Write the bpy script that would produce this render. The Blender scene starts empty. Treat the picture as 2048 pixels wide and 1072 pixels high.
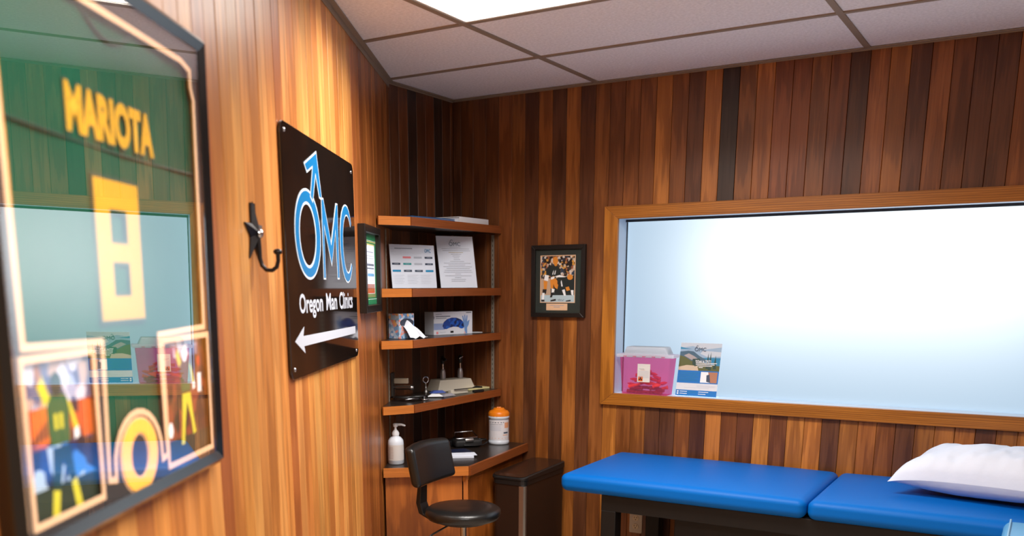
import bpy, bmesh, math, random
from mathutils import Vector, Matrix
random.seed(7)
scene = bpy.context.scene
COL = scene.collection

# ------------------------------------------------------------------ camera
CZ = 1.565
cd = bpy.data.cameras.new('camera'); cam = bpy.data.objects.new('camera', cd); COL.objects.link(cam)
rt = Vector((0.85169246, 0.52402376, -0.00436461)); up = Vector((-0.11384097, 0.19314199, 0.9745442))
fw = Vector((-0.5115273, 0.82951508, -0.22415295))
m = Matrix.Identity(4)
for i in range(3):
    m[i][0] = rt[i]; m[i][1] = up[i]; m[i][2] = -fw[i]
m[0][3], m[1][3], m[2][3] = 0, 0, CZ
cam.matrix_world = m
cd.sensor_width = 36; cd.sensor_fit = 'HORIZONTAL'
cd.lens = 1853.163 / 2048 * 36
cd.shift_x = (1024 - 944.439) / 2048; cd.shift_y = (999.232 - 536) / 2048
cd.clip_start = .05
cd.dof.use_dof = True; cd.dof.focus_distance = 3.9; cd.dof.aperture_fstop = 2.3
scene.camera = cam

# ------------------------------------------------------------------ world, daylight, exposure
w = bpy.data.worlds.new('sky'); scene.world = w; w.use_nodes = True
bg = w.node_tree.nodes['Background']; bg.inputs[0].default_value = (.55, .72, 1, 1); bg.inputs[1].default_value = .26
ld = bpy.data.lights.new('daylight', 'AREA'); ld.shape = 'RECTANGLE'; ld.size = 1.55; ld.size_y = .55; ld.energy = 5.4
ld.color = (1, .93, .84)
lo = bpy.data.objects.new('daylight', ld); COL.objects.link(lo)
lo.location = (-.72, 4.86, 1.68); lo.rotation_euler = (math.radians(-90), 0, 0)
scene.view_settings.view_transform = 'Standard'; scene.view_settings.look = 'None'
scene.view_settings.exposure = 0; scene.view_settings.gamma = 1
scene.view_settings.use_curve_mapping = False
PANE_EMIT = .25
LAMP_EMIT = 3.0
LAMP_WATT = 51
cy_ = scene.cycles; cy_.max_bounces = 7; cy_.diffuse_bounces = 3; cy_.glossy_bounces = 3; cy_.transmission_bounces = 4; cy_.transparent_max_bounces = 10

# ------------------------------------------------------------------ room measures (metres)
XS, YW, H = -2.83, 4.41, 2.52            # side wall, window wall, ceiling
LP = Vector((-2.83, 3.8434, 0)); LD = Vector((-.46033, .88775, 0)); LN = Vector((.88775, .46033, 0))
LROT = math.atan2(LD.y, LD.x)            # left (diagonal) wall: local x along it, -y into the room
YB, XR = -1.35, 2.2
def lw(s, off=0, z=0): return LP + LD * s + LN * off + Vector((0, 0, z))
def lwx(y): return LP.x + LD.x * (y - LP.y) / LD.y if y < LP.y else XS

# ------------------------------------------------------------------ helpers
def lin(c):
    return tuple(((v / 255) / 12.92 if v / 255 <= .04045 else ((v / 255 + .055) / 1.055) ** 2.4) for v in c)
MATS = {}
def mat(name, rgb=(200, 200, 200), rough=.5, metal=0, spec=.5, coat=0, emit=0, bump=None, ior=None, sheen=0, mottle=None):
    if name in MATS: return MATS[name]
    mt = bpy.data.materials.new(name); mt.use_nodes = True; nt = mt.node_tree; b = nt.nodes['Principled BSDF']
    c = lin(rgb) + (1,)
    b.inputs['Base Color'].default_value = c; b.inputs['Roughness'].default_value = rough
    b.inputs['Metallic'].default_value = metal; b.inputs['Specular IOR Level'].default_value = spec
    b.inputs['Coat Weight'].default_value = coat; b.inputs['Coat Roughness'].default_value = .06
    if ior: b.inputs['IOR'].default_value = ior
    if sheen: b.inputs['Sheen Weight'].default_value = sheen
    if emit:
        b.inputs['Emission Color'].default_value = c; b.inputs['Emission Strength'].default_value = emit
    if bump or mottle:
        tc = nt.nodes.new('ShaderNodeTexCoord')
    if bump:
        sc_, st = bump
        n = nt.nodes.new('ShaderNodeTexNoise'); n.inputs['Scale'].default_value = sc_; n.inputs['Detail'].default_value = 5
        nt.links.new(tc.outputs['Object'], n.inputs['Vector'])
        bp = nt.nodes.new('ShaderNodeBump'); bp.inputs['Strength'].default_value = st; bp.inputs['Distance'].default_value = .004
        nt.links.new(n.outputs['Fac'], bp.inputs['Height']); nt.links.new(bp.outputs['Normal'], b.inputs['Normal'])
    if mottle:
        sc_, amt = mottle
        n = nt.nodes.new('ShaderNodeTexNoise'); n.inputs['Scale'].default_value = sc_; n.inputs['Detail'].default_value = 4
        nt.links.new(tc.outputs['Object'], n.inputs['Vector'])
        r = nt.nodes.new('ShaderNodeMapRange'); r.inputs['From Min'].default_value = .3; r.inputs['From Max'].default_value = .7
        r.inputs['To Min'].default_value = 1 - amt; r.inputs['To Max'].default_value = 1 + amt * .5
        nt.links.new(n.outputs['Fac'], r.inputs['Value'])
        mx = nt.nodes.new('ShaderNodeVectorMath'); mx.operation = 'SCALE'; mx.inputs[0].default_value = c[:3]
        nt.links.new(r.outputs[0], mx.inputs['Scale']); nt.links.new(mx.outputs[0], b.inputs['Base Color'])
    MATS[name] = mt; return mt

def wood(name, rgb=None, rough=.36, across=26, along=1.3, contrast=.34, axis='Z'):
    """stained timber; rgb None takes each board's own colour (object colour)"""
    if name in MATS: return MATS[name]
    mt = bpy.data.materials.new(name); mt.use_nodes = True; nt = mt.node_tree; N = nt.nodes; Lk = nt.links
    b = N['Principled BSDF']; tc = N.new('ShaderNodeTexCoord'); oi = N.new('ShaderNodeObjectInfo')
    off = N.new('ShaderNodeVectorMath'); off.operation = 'SCALE'; off.inputs[0].default_value = (13.1, 7.7, 31.3)
    Lk.new(oi.outputs['Random'], off.inputs['Scale'])
    add = N.new('ShaderNodeVectorMath'); add.operation = 'ADD'
    Lk.new(tc.outputs['Object'], add.inputs[0]); Lk.new(off.outputs[0], add.inputs[1])
    def stretched(a, l):
        mp = N.new('ShaderNodeMapping')
        mp.inputs['Scale'].default_value = {'Z': (a, a, l), 'X': (l, a, a), 'Y': (a, l, a)}[axis]
        Lk.new(add.outputs[0], mp.inputs['Vector']); return mp
    m1 = stretched(across, along); n1 = N.new('ShaderNodeTexNoise'); n1.inputs['Scale'].default_value = 1
    n1.inputs['Detail'].default_value = 6; n1.inputs['Distortion'].default_value = .7; Lk.new(m1.outputs[0], n1.inputs['Vector'])
    m2 = stretched(across * 7, along * 3); n2 = N.new('ShaderNodeTexNoise'); n2.inputs['Scale'].default_value = 1
    n2.inputs['Detail'].default_value = 3; Lk.new(m2.outputs[0], n2.inputs['Vector'])
    m3 = stretched(across * .45, along * .55); wv = N.new('ShaderNodeTexWave'); wv.wave_type = 'RINGS'
    wv.inputs['Scale'].default_value = 2.6; wv.inputs['Distortion'].default_value = 7; wv.inputs['Detail'].default_value = 4; wv.inputs['Detail Roughness'].default_value = .6
    Lk.new(m3.outputs[0], wv.inputs['Vector'])
    def rng(src, lo_, hi_):
        r = N.new('ShaderNodeMapRange'); r.inputs['From Min'].default_value = .25; r.inputs['From Max'].default_value = .75
        r.inputs['To Min'].default_value = lo_; r.inputs['To Max'].default_value = hi_; Lk.new(src, r.inputs['Value']); return r
    a = rng(n1.outputs['Fac'], 1 - contrast, 1 + contrast * .5); c2 = rng(n2.outputs['Fac'], 1 - contrast * .45, 1 + contrast * .3)
    c3 = rng(wv.outputs['Fac'], 1 - contrast * .8, 1.1)
    m4 = stretched(3.5, 1.1); n4 = N.new('ShaderNodeTexNoise'); n4.inputs['Scale'].default_value = 1; n4.inputs['Detail'].default_value = 2; Lk.new(m4.outputs[0], n4.inputs['Vector'])
    c4 = rng(n4.outputs['Fac'], .84, 1.14)
    mu = N.new('ShaderNodeMath'); mu.operation = 'MULTIPLY'; Lk.new(a.outputs[0], mu.inputs[0]); Lk.new(c2.outputs[0], mu.inputs[1])
    mu2 = N.new('ShaderNodeMath'); mu2.operation = 'MULTIPLY'; Lk.new(mu.outputs[0], mu2.inputs[0]); Lk.new(c3.outputs[0], mu2.inputs[1])
    mu3 = N.new('ShaderNodeMath'); mu3.operation = 'MULTIPLY'; Lk.new(mu2.outputs[0], mu3.inputs[0]); Lk.new(c4.outputs[0], mu3.inputs[1]); mu2 = mu3
    pw = N.new('ShaderNodeCombineXYZ')      # darker grain also turns redder
    for k, e in enumerate((.9, 1.06, 1.2)):
        p = N.new('ShaderNodeMath'); p.operation = 'POWER'; p.inputs[1].default_value = e
        Lk.new(mu2.outputs[0], p.inputs[0]); Lk.new(p.outputs[0], pw.inputs[k])
    vm = N.new('ShaderNodeVectorMath'); vm.operation = 'MULTIPLY'; Lk.new(pw.outputs[0], vm.inputs[0])
    if rgb: vm.inputs[1].default_value = lin(rgb)
    else: Lk.new(oi.outputs['Color'], vm.inputs[1])
    Lk.new(vm.outputs[0], b.inputs['Base Color'])
    b.inputs['Roughness'].default_value = rough; b.inputs['Specular IOR Level'].default_value = .5
    bp = N.new('ShaderNodeBump'); bp.inputs['Strength'].default_value = .12; bp.inputs['Distance'].default_value = .002
    Lk.new(n2.outputs['Fac'], bp.inputs['Height']); Lk.new(bp.outputs['Normal'], b.inputs['Normal'])
    MATS[name] = mt; return mt

class MB:
    """collects shapes, then links them as one mesh object"""
    def __init__(s): s.v = []; s.f = []; s.mi = []; s.mats = []; s.sm = []
    def _m(s, mt):
        if mt not in s.mats: s.mats.append(mt)
        return s.mats.index(mt)
    def add(s, vs, fs, mt=None, smooth=False):
        o = len(s.v); s.v += [tuple(v) for v in vs]; k = s._m(mt) if mt else 0
        for f in fs: s.f.append([i + o for i in f]); s.mi.append(k); s.sm.append(smooth)
        return s
    def box(s, x0, x1, y0, y1, z0, z1, mt=None):
        v = [(x0,y0,z0),(x1,y0,z0),(x1,y1,z0),(x0,y1,z0),(x0,y0,z1),(x1,y0,z1),(x1,y1,z1),(x0,y1,z1)]
        return s.add(v, [(0,3,2,1),(4,5,6,7),(0,1,5,4),(1,2,6,5),(2,3,7,6),(3,0,4,7)], mt)
    def prism(s, poly, z0, z1, mt=None):                 # poly (x, y), raised along z
        n = len(poly); ar = sum(poly[i][0]*poly[(i+1)%n][1]-poly[(i+1)%n][0]*poly[i][1] for i in range(n))
        if ar < 0: poly = poly[::-1]
        v = [(x,y,z0) for x,y in poly] + [(x,y,z1) for x,y in poly]
        f = [tuple(range(n))[::-1], tuple(range(n,2*n))] + [(i,(i+1)%n,n+(i+1)%n,n+i) for i in range(n)]
        return s.add(v, f, mt)
    def plate(s, poly, y0, y1, mt=None, smooth=False):                 # poly (x, z), y0 front (towards -y)
        n = len(poly); ar = sum(poly[i][0]*poly[(i+1)%n][1]-poly[(i+1)%n][0]*poly[i][1] for i in range(n))
        if ar < 0: poly = poly[::-1]
        v = [(x,y0,z) for x,z in poly] + [(x,y1,z) for x,z in poly]
        f = [tuple(range(n)), tuple(range(n,2*n))[::-1]] + [((i+1)%n,i,n+i,n+(i+1)%n) for i in range(n)]
        return s.add(v, f, mt, smooth)
    def flat(s, poly, y, mt=None):
        n = len(poly); ar = sum(poly[i][0]*poly[(i+1)%n][1]-poly[(i+1)%n][0]*poly[i][1] for i in range(n))
        if ar < 0: poly = poly[::-1]
        return s.add([(x,y,z) for x,z in poly], [tuple(range(n))], mt)
    def ribbon(s, pts, wd, y0, y1, mt=None, closed=True):  # band lying outside/inside a polyline (x, z)
        n = len(pts); inn = []; out = []
        for i in range(n):
            p = Vector(pts[i])
            a = Vector(pts[i-1]) if (closed or i) else None; b_ = Vector(pts[(i+1)%n]) if (closed or i < n-1) else None
            d1 = (p-a).normalized() if a is not None and (p-a).length > 1e-9 else None
            d2 = (b_-p).normalized() if b_ is not None and (b_-p).length > 1e-9 else None
            d1 = d1 or d2; d2 = d2 or d1
            n1 = Vector((-d1.y, d1.x)); n2 = Vector((-d2.y, d2.x)); nn = (n1+n2)
            nn = n1 if nn.length < 1e-6 else nn.normalized(); k = min(1/max(nn.dot(n1), .35), 2.5)
            w_ = wd[i] if isinstance(wd, (list, tuple)) else wd
            inn.append(p + nn*k*w_/2); out.append(p - nn*k*w_/2)
        for i in range(n if closed else n-1):
            j = (i+1) % n
            s.plate([tuple(inn[i]), tuple(inn[j]), tuple(out[j]), tuple(out[i])], y0, y1, mt)
        return s
    def lathe(s, prof, seg=28, mt=None, c=(0,0,0), axis='z', smooth=True):   # prof (r, h)
        vs = []; fs = []
        for r, h in prof:
            for k in range(seg):
                a = 2*math.pi*k/seg; p = (r*math.cos(a), r*math.sin(a), h)
                if axis == 'x': p = (p[2], p[0], p[1])
                if axis == 'y': p = (p[1], p[2], p[0])
                vs.append((p[0]+c[0], p[1]+c[1], p[2]+c[2]))
        for i in range(len(prof)-1):
            for k in range(seg):
                fs.append((i*seg+k, i*seg+(k+1)%seg, (i+1)*seg+(k+1)%seg, (i+1)*seg+k))
        s.add(vs, fs, mt, smooth)
        o = [i for i in range(seg)]
        s.add(vs[:seg], [tuple(o[::-1])], mt); s.add(vs[-seg:], [tuple(o)], mt)
        return s
    def tube(s, path, r, seg=10, mt=None, closed=False):
        P_ = [Vector(p) for p in path]; n = len(P_); vs = []; fs = []; prev = None
        for i in range(n):
            a = P_[i-1] if (i or closed) else P_[0]; b_ = P_[(i+1) % n] if (i < n-1 or closed) else P_[-1]
            t = (b_-a); t = t.normalized() if t.length > 1e-9 else Vector((0,0,1))
            u = prev - t*prev.dot(t) if prev is not None else t.orthogonal()
            u = u.normalized() if u.length > 1e-6 else t.orthogonal().normalized()
            prev = u; v_ = t.cross(u); rr = r[i] if isinstance(r, (list, tuple)) else r
            for k in range(seg):
                an = 2*math.pi*k/seg; vs.append(P_[i] + (u*math.cos(an)+v_*math.sin(an))*rr)
        for i in range(n if closed else n-1):
            j = (i+1) % n
            for k in range(seg): fs.append((i*seg+k, i*seg+(k+1)%seg, j*seg+(k+1)%seg, j*seg+k))
        s.add(vs, fs, mt, True)
        if not closed:
            s.add(vs[:seg], [tuple(range(seg))[::-1]], mt); s.add(vs[-seg:], [tuple(range(seg))], mt)
        return s
    def build(s, name, mt=None, parent=None, bevel=0, seg=2, loc=None):
        me = bpy.data.meshes.new(name); me.from_pydata(s.v, [], s.f)
        for mm in (s.mats or [mt]): me.materials.append(mm)
        for p, k, q in zip(me.polygons, s.mi, s.sm): p.material_index = k; p.use_smooth = q
        me.update()
        o = bpy.data.objects.new(name, me); COL.objects.link(o)
        if parent: o.parent = parent
        if loc: o.location = loc
        if bevel:
            bm = bmesh.new(); bm.from_mesh(me); bmesh.ops.remove_doubles(bm, verts=bm.verts, dist=1e-6)
            bm.to_mesh(me); bm.free()
            b_ = o.modifiers.new('b', 'BEVEL'); b_.width = bevel; b_.segments = seg; b_.limit_method = 'ANGLE'; b_.angle_limit = .6
        return o

def rbox(name, size, c, r, seg, mt, parent, shape=None, cuts=0):
    """box with all edges rounded; shape(co) may push its points"""
    cuts = max(cuts, 1); n = 2*seg + cuts
    def lv(h):
        return [-h + r*i/seg for i in range(seg)] + [-h+r + (2*h-2*r)*i/cuts for i in range(cuts)] + [h-r + r*i/seg for i in range(seg+1)]
    L3 = [lv(q/2) for q in size]; idx = {}; vs = []; fs = []
    def vert(t):
        if t not in idx:
            p = Vector([L3[k][t[k]] for k in range(3)])
            q = Vector([max(-size[k]/2+r, min(size[k]/2-r, p[k])) for k in range(3)]); d = p-q
            if d.length > 1e-9: p = q + d.normalized()*r*min(1, max(abs(d.x), abs(d.y), abs(d.z))/r)
            if shape: p = Vector(shape(p))
            idx[t] = len(vs); vs.append(p + Vector(c))
        return idx[t]
    for ax in range(3):
        u, v = [k for k in range(3) if k != ax]
        for sd in (0, n):
            for i_ in range(n):
                for j_ in range(n):
                    q = []
                    for a_, b_ in ((0, 0), (1, 0), (1, 1), (0, 1)):
                        t = [0, 0, 0]; t[ax] = sd; t[u] = i_+a_; t[v] = j_+b_; q.append(vert(tuple(t)))
                    flip = (sd == 0) != (ax == 1)
                    fs.append(tuple(q[::-1]) if flip else tuple(q))
    return MB().add(vs, fs, None, True).build(name, mt, parent)

def holed(name, outer, holes, y0, y1, mt, parent):
    """plate with cut-outs in the x-z plane"""
    bm = bmesh.new()
    for loop in [outer] + holes:
        vs = [bm.verts.new((x, y0, z)) for x, z in loop]
        for i in range(len(vs)): bm.edges.new((vs[i], vs[(i+1) % len(vs)]))
    bmesh.ops.triangle_fill(bm, use_beauty=True, use_dissolve=False, edges=bm.edges[:], normal=(0, -1, 0))
    r = bmesh.ops.extrude_face_region(bm, geom=bm.faces[:])
    for v in [g for g in r['geom'] if isinstance(g, bmesh.types.BMVert)]: v.co.y = y1
    bmesh.ops.recalc_face_normals(bm, faces=bm.faces[:])
    me = bpy.data.meshes.new(name); bm.to_mesh(me); bm.free(); me.materials.append(mt)
    o = bpy.data.objects.new(name, me); COL.objects.link(o); o.parent = parent
    return o

def text(name, body, parent, x0, x1, z0, z1, y, mt, bold=.02, thick=.0004):
    cu = bpy.data.curves.new(name, 'FONT'); cu.body = body; cu.offset = bold; cu.resolution_u = 3
    t = bpy.data.objects.new(name, cu); COL.objects.link(t)
    me = bpy.data.meshes.new_from_object(t.evaluated_get(bpy.context.evaluated_depsgraph_get()))
    bpy.data.objects.remove(t)
    xs = [v.co.x for v in me.vertices]; ys = [v.co.y for v in me.vertices]
    ax, bx, ay, by = min(xs), max(xs), min(ys), max(ys)
    for v in me.vertices:
        v.co = Vector((x0+(v.co.x-ax)/(bx-ax)*(x1-x0), y, z0+(v.co.y-ay)/(by-ay)*(z1-z0)))
    me.materials.clear(); me.materials.append(mt)
    o = bpy.data.objects.new(name, me); COL.objects.link(o); o.parent = parent
    return o

def thing(name, label, cat, loc=(0,0,0), rz=0, group=None, tilt=0):
    o = bpy.data.objects.new(name, None); COL.objects.link(o); o.empty_display_size = .05
    o.location = loc; o.rotation_euler = (tilt, 0, rz)
    o['label'] = label; o['category'] = cat
    if group: o['group'] = group
    return o
def tag(o, label, cat, group=None):
    o['label'] = label; o['category'] = cat
    if group: o['group'] = group
    return o
def struct(o): o['kind'] = 'structure'; return o
def ell(cx, cz, rx, rz, n=28, a0=0, a1=2*math.pi):
    full = abs(a1-a0-2*math.pi) < 1e-6
    return [(cx+rx*math.cos(a0+(a1-a0)*i/(n if full else n-1)), cz+rz*math.sin(a0+(a1-a0)*i/(n if full else n-1))) for i in range(n)]
def rect(x0, x1, z0, z1): return [(x0,z0),(x1,z0),(x1,z1),(x0,z1)]
def prints(name, parent, shapes, y=-.0003, step=.00005):
    """flat print: layered coloured areas"""
    b = MB()
    for k, (mt, poly) in enumerate(shapes): b.flat(poly, y-step*k, mt)
    return b.build(name, None, parent)

# common materials
BLACK = mat('black_lacquer', (26, 22, 20), .32)
BLKPL = mat('black_plastic', (20, 19, 19), .42)
WHITEPL = mat('white_plastic', (228, 230, 235), .35)
CHROME = mat('chrome', (200, 200, 205), .18, 1)
STEEL = mat('brushed_steel', (190, 188, 186), .34, 1)
PAPER = mat('white_paper', (226, 232, 246), .75)
CREAM = mat('cream_bevel', (220, 184, 150), .7, spec=.1)
GOLDB = mat('gold_bevel', (206, 148, 62), .6)
CEDAR = wood('cedar_boards')
CEDARS = wood('cedar_boards_smooth', None, .34, 22, 1.1, .22)
CEDARH = wood('cedar_trim', (176, 110, 38), .34, 30, 1.4, .3, 'X')
CEDARV = wood('cedar_trim_upright', (182, 115, 40), .34, 30, 1.4, .25, 'Z')
def ink(name, rgb, rough=.6): return mat('print_' + name, rgb, rough)
GREY = ink('grey', (150, 156, 170)); LGREY = ink('light_grey', (186, 192, 206)); SLATE = ink('slate', (62, 74, 94))
TEAL = ink('teal', (62, 158, 160)); AZURE = ink('azure', (26, 140, 190)); PINK = ink('pink', (232, 138, 146)); NAVY = ink('navy', (26, 50, 92))
BLUEI = ink('blue', (14, 112, 190)); WHITEI = ink('white', (238, 240, 242))

def glazing(name, ior, gain=1):
    """clear pane: reflects at its surface, otherwise see-through"""
    mt = bpy.data.materials.new(name); mt.use_nodes = True; nt = mt.node_tree
    nt.nodes.clear(); o = nt.nodes.new('ShaderNodeOutputMaterial'); ad = nt.nodes.new('ShaderNodeAddShader')
    fr = nt.nodes.new('ShaderNodeFresnel'); fr.inputs['IOR'].default_value = ior
    mul = nt.nodes.new('ShaderNodeMath'); mul.operation = 'MULTIPLY'; mul.use_clamp = True; mul.inputs[1].default_value = gain
    tr = nt.nodes.new('ShaderNodeBsdfTransparent'); gl = nt.nodes.new('ShaderNodeBsdfGlossy'); gl.inputs['Roughness'].default_value = .004
    nt.links.new(fr.outputs[0], mul.inputs[0]); nt.links.new(mul.outputs[0], gl.inputs['Color'])
    nt.links.new(tr.outputs[0], ad.inputs[0]); nt.links.new(gl.outputs[0], ad.inputs[1])
    nt.links.new(ad.outputs[0], o.inputs[0]); return mt
GLASS = glazing('picture_glass', 1.5, 3.6)     # both faces of the sheet reflect
ACRYL = glazing('clear_acrylic', 1.35)

# ------------------------------------------------------------------ setting: shell
fl = struct(MB().box(-3.2, XR+.1, YB-.1, YW+.1, -.06, 0).build('floor', mat('floor_vinyl', (186, 170, 154), .4, mottle=(6, .25))))
SLAB = mat('wall_substrate', (40, 26, 18), .8)
b = MB(); T0 = .014
# left diagonal wall slab, its face T0 behind the board faces
wl = struct(MB().box(-6.3, 0, T0, .12, 0, H).build('wall_left', SLAB)); wl.location = LP; wl.rotation_euler = (0, 0, LROT)
ws = struct(MB().box(XS-.12, XS-T0, LP.y+.005, YW+.1, 0, H).build('wall_side', SLAB))
WX0, WX1, WZ0, WZ1 = -1.868, .62, 1.031, 1.886      # window opening
b = MB(); b.box(XS-T0, WX0-.02, YW+T0, YW+.15, 0, H).box(WX1+.02, XR, YW+T0, YW+.15, 0, H).box(WX0-.02, WX1+.02, YW+T0, YW+.15, 0, WZ0-.02).box(WX0-.02, WX1+.02, YW+T0, YW+.15, WZ1+.02, H)
wb = struct(b.build('wall_back', SLAB))
PLAINW = mat('painted_wall', (196, 172, 140), .7)
wr = struct(MB().box(XR, XR+.1, YB-.1, YW+.15, 0, H).build('wall_right', PLAINW))
wf = struct(MB().box(-.2, XR, YB-.1, YB, 0, H).build('wall_front', PLAINW))

# ---- boards on the walls (each board an object)
def board(parent, x0, x1, z0, z1, rgb, yface=0, depth=None, mt=None):
    d = random.uniform(0, .0012) if depth is None else depth
    g = .0006; c = .0016; y0 = yface + d; y1 = yface + T0
    poly = [(x0+g, y1), (x0+g, y0+c), (x0+g+c, y0), (x1-g-c, y0), (x1-g, y0+c), (x1-g, y1)]
    xm, zm = (x0+x1)/2, (z0+z1)/2
    o = MB().prism([(x-xm, y) for x, y in poly], z0-zm, z1-zm).build('board', mt or CEDAR, parent, loc=(xm, 0, zm))
    o.color = lin(rgb) + (1,); return o
def vary(c, k=.07):
    f = 1 + random.uniform(-k, k); return tuple(max(0, min(255, v*f*(1+random.uniform(-.02, .02)))) for v in c)
PW = .0775
TONE = {'X': (60, 41, 32), 'D': (100, 59, 35), 'd': (118, 68, 36), 'r': (132, 74, 38), 'm': (146, 86, 41), 'o': (164, 99, 44), 'b': (186, 118, 52)}
# window wall: boards left of the window stand full height, then above and below it
# pitch runs from X0
X0 = -2.471
k0 = -5
EDGE = lambda k: X0 + PW*k
wb_parent = wb
def wboard(x0, x1, z0, z1, t):
    o = board(wb_parent, x0, x1, z0, z1, vary(TONE[t])); o.location.y = YW; return o
seq_full = {-5: 'D', -4: 'd', -3: 'd', -2: 'd', -1: 'r', 0: 'm', 1: 'D', 2: 'o', 3: 'D', 4: 'o', 5: 'D', 6: 'm'}
for k, t in seq_full.items():
    wboard(max(XS, EDGE(k)), EDGE(k+1), 0, H, t)
up_seq = 'dmmbmDbXmorrmrDmoDmdDDmDrdmbdmDrmobdmDrmbdmrodmDrmbdrmdomb'
lo_seq = 'bmoDDoDbmdbdbbDbomDoooDoobDmobdmDorbmdDobmdrobdmDbomdrbomdb'
k = 7
i = 0
while EDGE(k) < XR - .001:
    x0, x1 = EDGE(k), min(EDGE(k+1), XR)
    if x0 < WX1 + .05:
        wboard(x0, x1, WZ1+.02, H, up_seq[i % len(up_seq)]); wboard(x0, x1, 0, WZ0-.02, lo_seq[i % len(lo_seq)])
    else: wboard(x0, x1, 0, H, up_seq[i % len(up_seq)])
    k += 1; i += 1
# side wall boards (behind the shelves)
y = LP.y; i = 0
while y < YW - .001:
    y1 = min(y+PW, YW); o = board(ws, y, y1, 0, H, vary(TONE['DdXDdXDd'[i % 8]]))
    o.rotation_euler = (0, 0, math.pi/2); o.location = (XS, (y+y1)/2, H/2); y = y1; i += 1
# left wall boards
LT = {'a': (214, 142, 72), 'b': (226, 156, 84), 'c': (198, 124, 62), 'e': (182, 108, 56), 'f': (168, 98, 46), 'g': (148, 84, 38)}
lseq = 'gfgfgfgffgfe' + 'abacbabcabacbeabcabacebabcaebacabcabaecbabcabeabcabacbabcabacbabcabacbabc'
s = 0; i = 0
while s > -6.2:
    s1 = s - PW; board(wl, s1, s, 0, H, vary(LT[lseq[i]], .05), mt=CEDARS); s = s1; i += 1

# ---- ceiling: tiles in a metal grid
XB = -1.997; YA = 3.805
TILE = mat('ceiling_tile', (246, 242, 247), .9, spec=.1, bump=(220, .5), mottle=(90, .12))
BAR = mat('grid_metal', (150, 132, 116), .55)
ce = struct(MB().box(-3.2, XR+.1, YB-.1, YW+.12, H+.02, H+.05).build('ceiling', mat('ceiling_deck', (120, 110, 104), .9)))
xs = [XB + 1.2192*k for k in range(-1, 5)]; ys = [YA + .6096*k for k in range(1, -10, -1)]
LAMPS = [(1, 1), (2, 4), (2, 7)]     # cell (column, row) of each light; row counted from the window wall
cells = {}
for a in range(len(xs)-1):
    for c in range(len(ys)-1):
        x0, x1, y1, y0 = xs[a], xs[a+1], ys[c], ys[c+1]
        x0 = max(x0, XS-.02); y1 = min(y1, YW+.01); y0 = max(y0, YB); x1 = min(x1, XR)
        if y1 - y0 < .02 or x1 - x0 < .02 or x1 < lwx(y1) and x1 < lwx(y0): continue
        if (a, c-1) in LAMPS: cells[(a, c-1)] = (x0, x1, y0, y1); continue
        MB().box(x0+.006, x1-.006, y0+.006, y1-.006, H+.002, H+.018).build('ceiling_tile', TILE, ce)
for y_ in ys:
    if YB < y_ < YW-.05: MB().box(lwx(y_)-.01, XR, y_-.012, y_+.012, H-.003, H+.002).build('grid_bar', BAR, ce)
for x_ in xs:
    if x_ > XS and x_ < XR:
        ylo = YB if x_ > lwx(YB) else LP.y + (x_-LP.x)*LD.y/LD.x
        MB().box(x_-.012, x_+.012, max(ylo, YB), YW, H-.0035, H+.002).build('grid_bar', BAR, ce)
def edge_trim(name, x0, x1, loc, rz, dp=.026):
    b = MB().box(x0, x1, -.003, 0, H-dp, H).box(x0, x1, -.024, 0, H-.004, H)
    o = struct(b.build(name, BAR)); o.location = loc; o.rotation_euler = (0, 0, rz); return o
edge_trim('trim_1', -6.2, 0, LP, LROT)
edge_trim('trim_2', 0, YW-LP.y, (XS, LP.y, 0), math.pi/2, .01)
edge_trim('trim_3', XS, XR, (0, YW, 0), 0, .008)

# ---- window
win = struct(bpy.data.objects.new('window_1', None)); COL.objects.link(win); win.location = (0, YW, 0)
CW = .068; cy = -.02
def casing(poly, mt): MB().plate(poly, cy, .0, mt).build('casing', mt, win, bevel=.002)
ox0, ox1, oz0, oz1 = WX0-CW, WX1+CW, WZ0-.058, WZ1+.058
casing([(ox0, oz0), (WX0+.004, WZ0+.002), (WX0+.004, WZ1-.002), (ox0, oz1)], CEDARV)
casing([(ox1, oz0), (ox1, oz1), (WX1-.004, WZ1-.002), (WX1-.004, WZ0+.002)], CEDARV)
casing([(ox0, oz1), (WX0+.004, WZ1-.002), (WX1-.004, WZ1-.002), (ox1, oz1)], CEDARH)
casing([(ox0, oz0), (ox1, oz0), (WX1-.004, WZ0+.002), (WX0+.004, WZ0+.002)], CEDARH)
JAMB = mat('pale_jamb', (206, 220, 236), .5)
JD = .135
MB().box(WX0-.02, WX0, 0, JD, WZ0-.02, WZ1+.02).build('jamb', JAMB, win)
MB().box(WX1, WX1+.02, 0, JD, WZ0-.02, WZ1+.02).build('jamb', JAMB, win)
MB().box(WX0, WX1, 0, JD, WZ0-.02, WZ0).build('sill', JAMB, win)
MB().box(WX0, WX1, 0, JD, WZ1, WZ1+.02).build('head', JAMB, win)
MB().box(WX0, WX1, .092, .1, WZ1-.012, WZ1, mat('dark_gasket', (36, 44, 52), .6)).build('gasket', None, win)
MB().box(WX0, WX0+.004, .104, .112, WZ0, WZ1-.012, MATS['dark_gasket']).build('gasket', None, win)
fr = bpy.data.materials.new('frosted_glass'); fr.use_nodes = True; nt = fr.node_tree; nt.nodes.clear()
out = nt.nodes.new('ShaderNodeOutputMaterial'); tl = nt.nodes.new('ShaderNodeBsdfTranslucent'); tl.inputs[0].default_value = (.9, .93, .95, 1)
em = nt.nodes.new('ShaderNodeEmission'); em.inputs[0].default_value = (.62, .83, 1, 1); em.inputs[1].default_value = PANE_EMIT
ad = nt.nodes.new('ShaderNodeAddShader'); nt.links.new(tl.outputs[0], ad.inputs[0]); nt.links.new(em.outputs[0], ad.inputs[1]); nt.links.new(ad.outputs[0], out.inputs[0])
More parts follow.
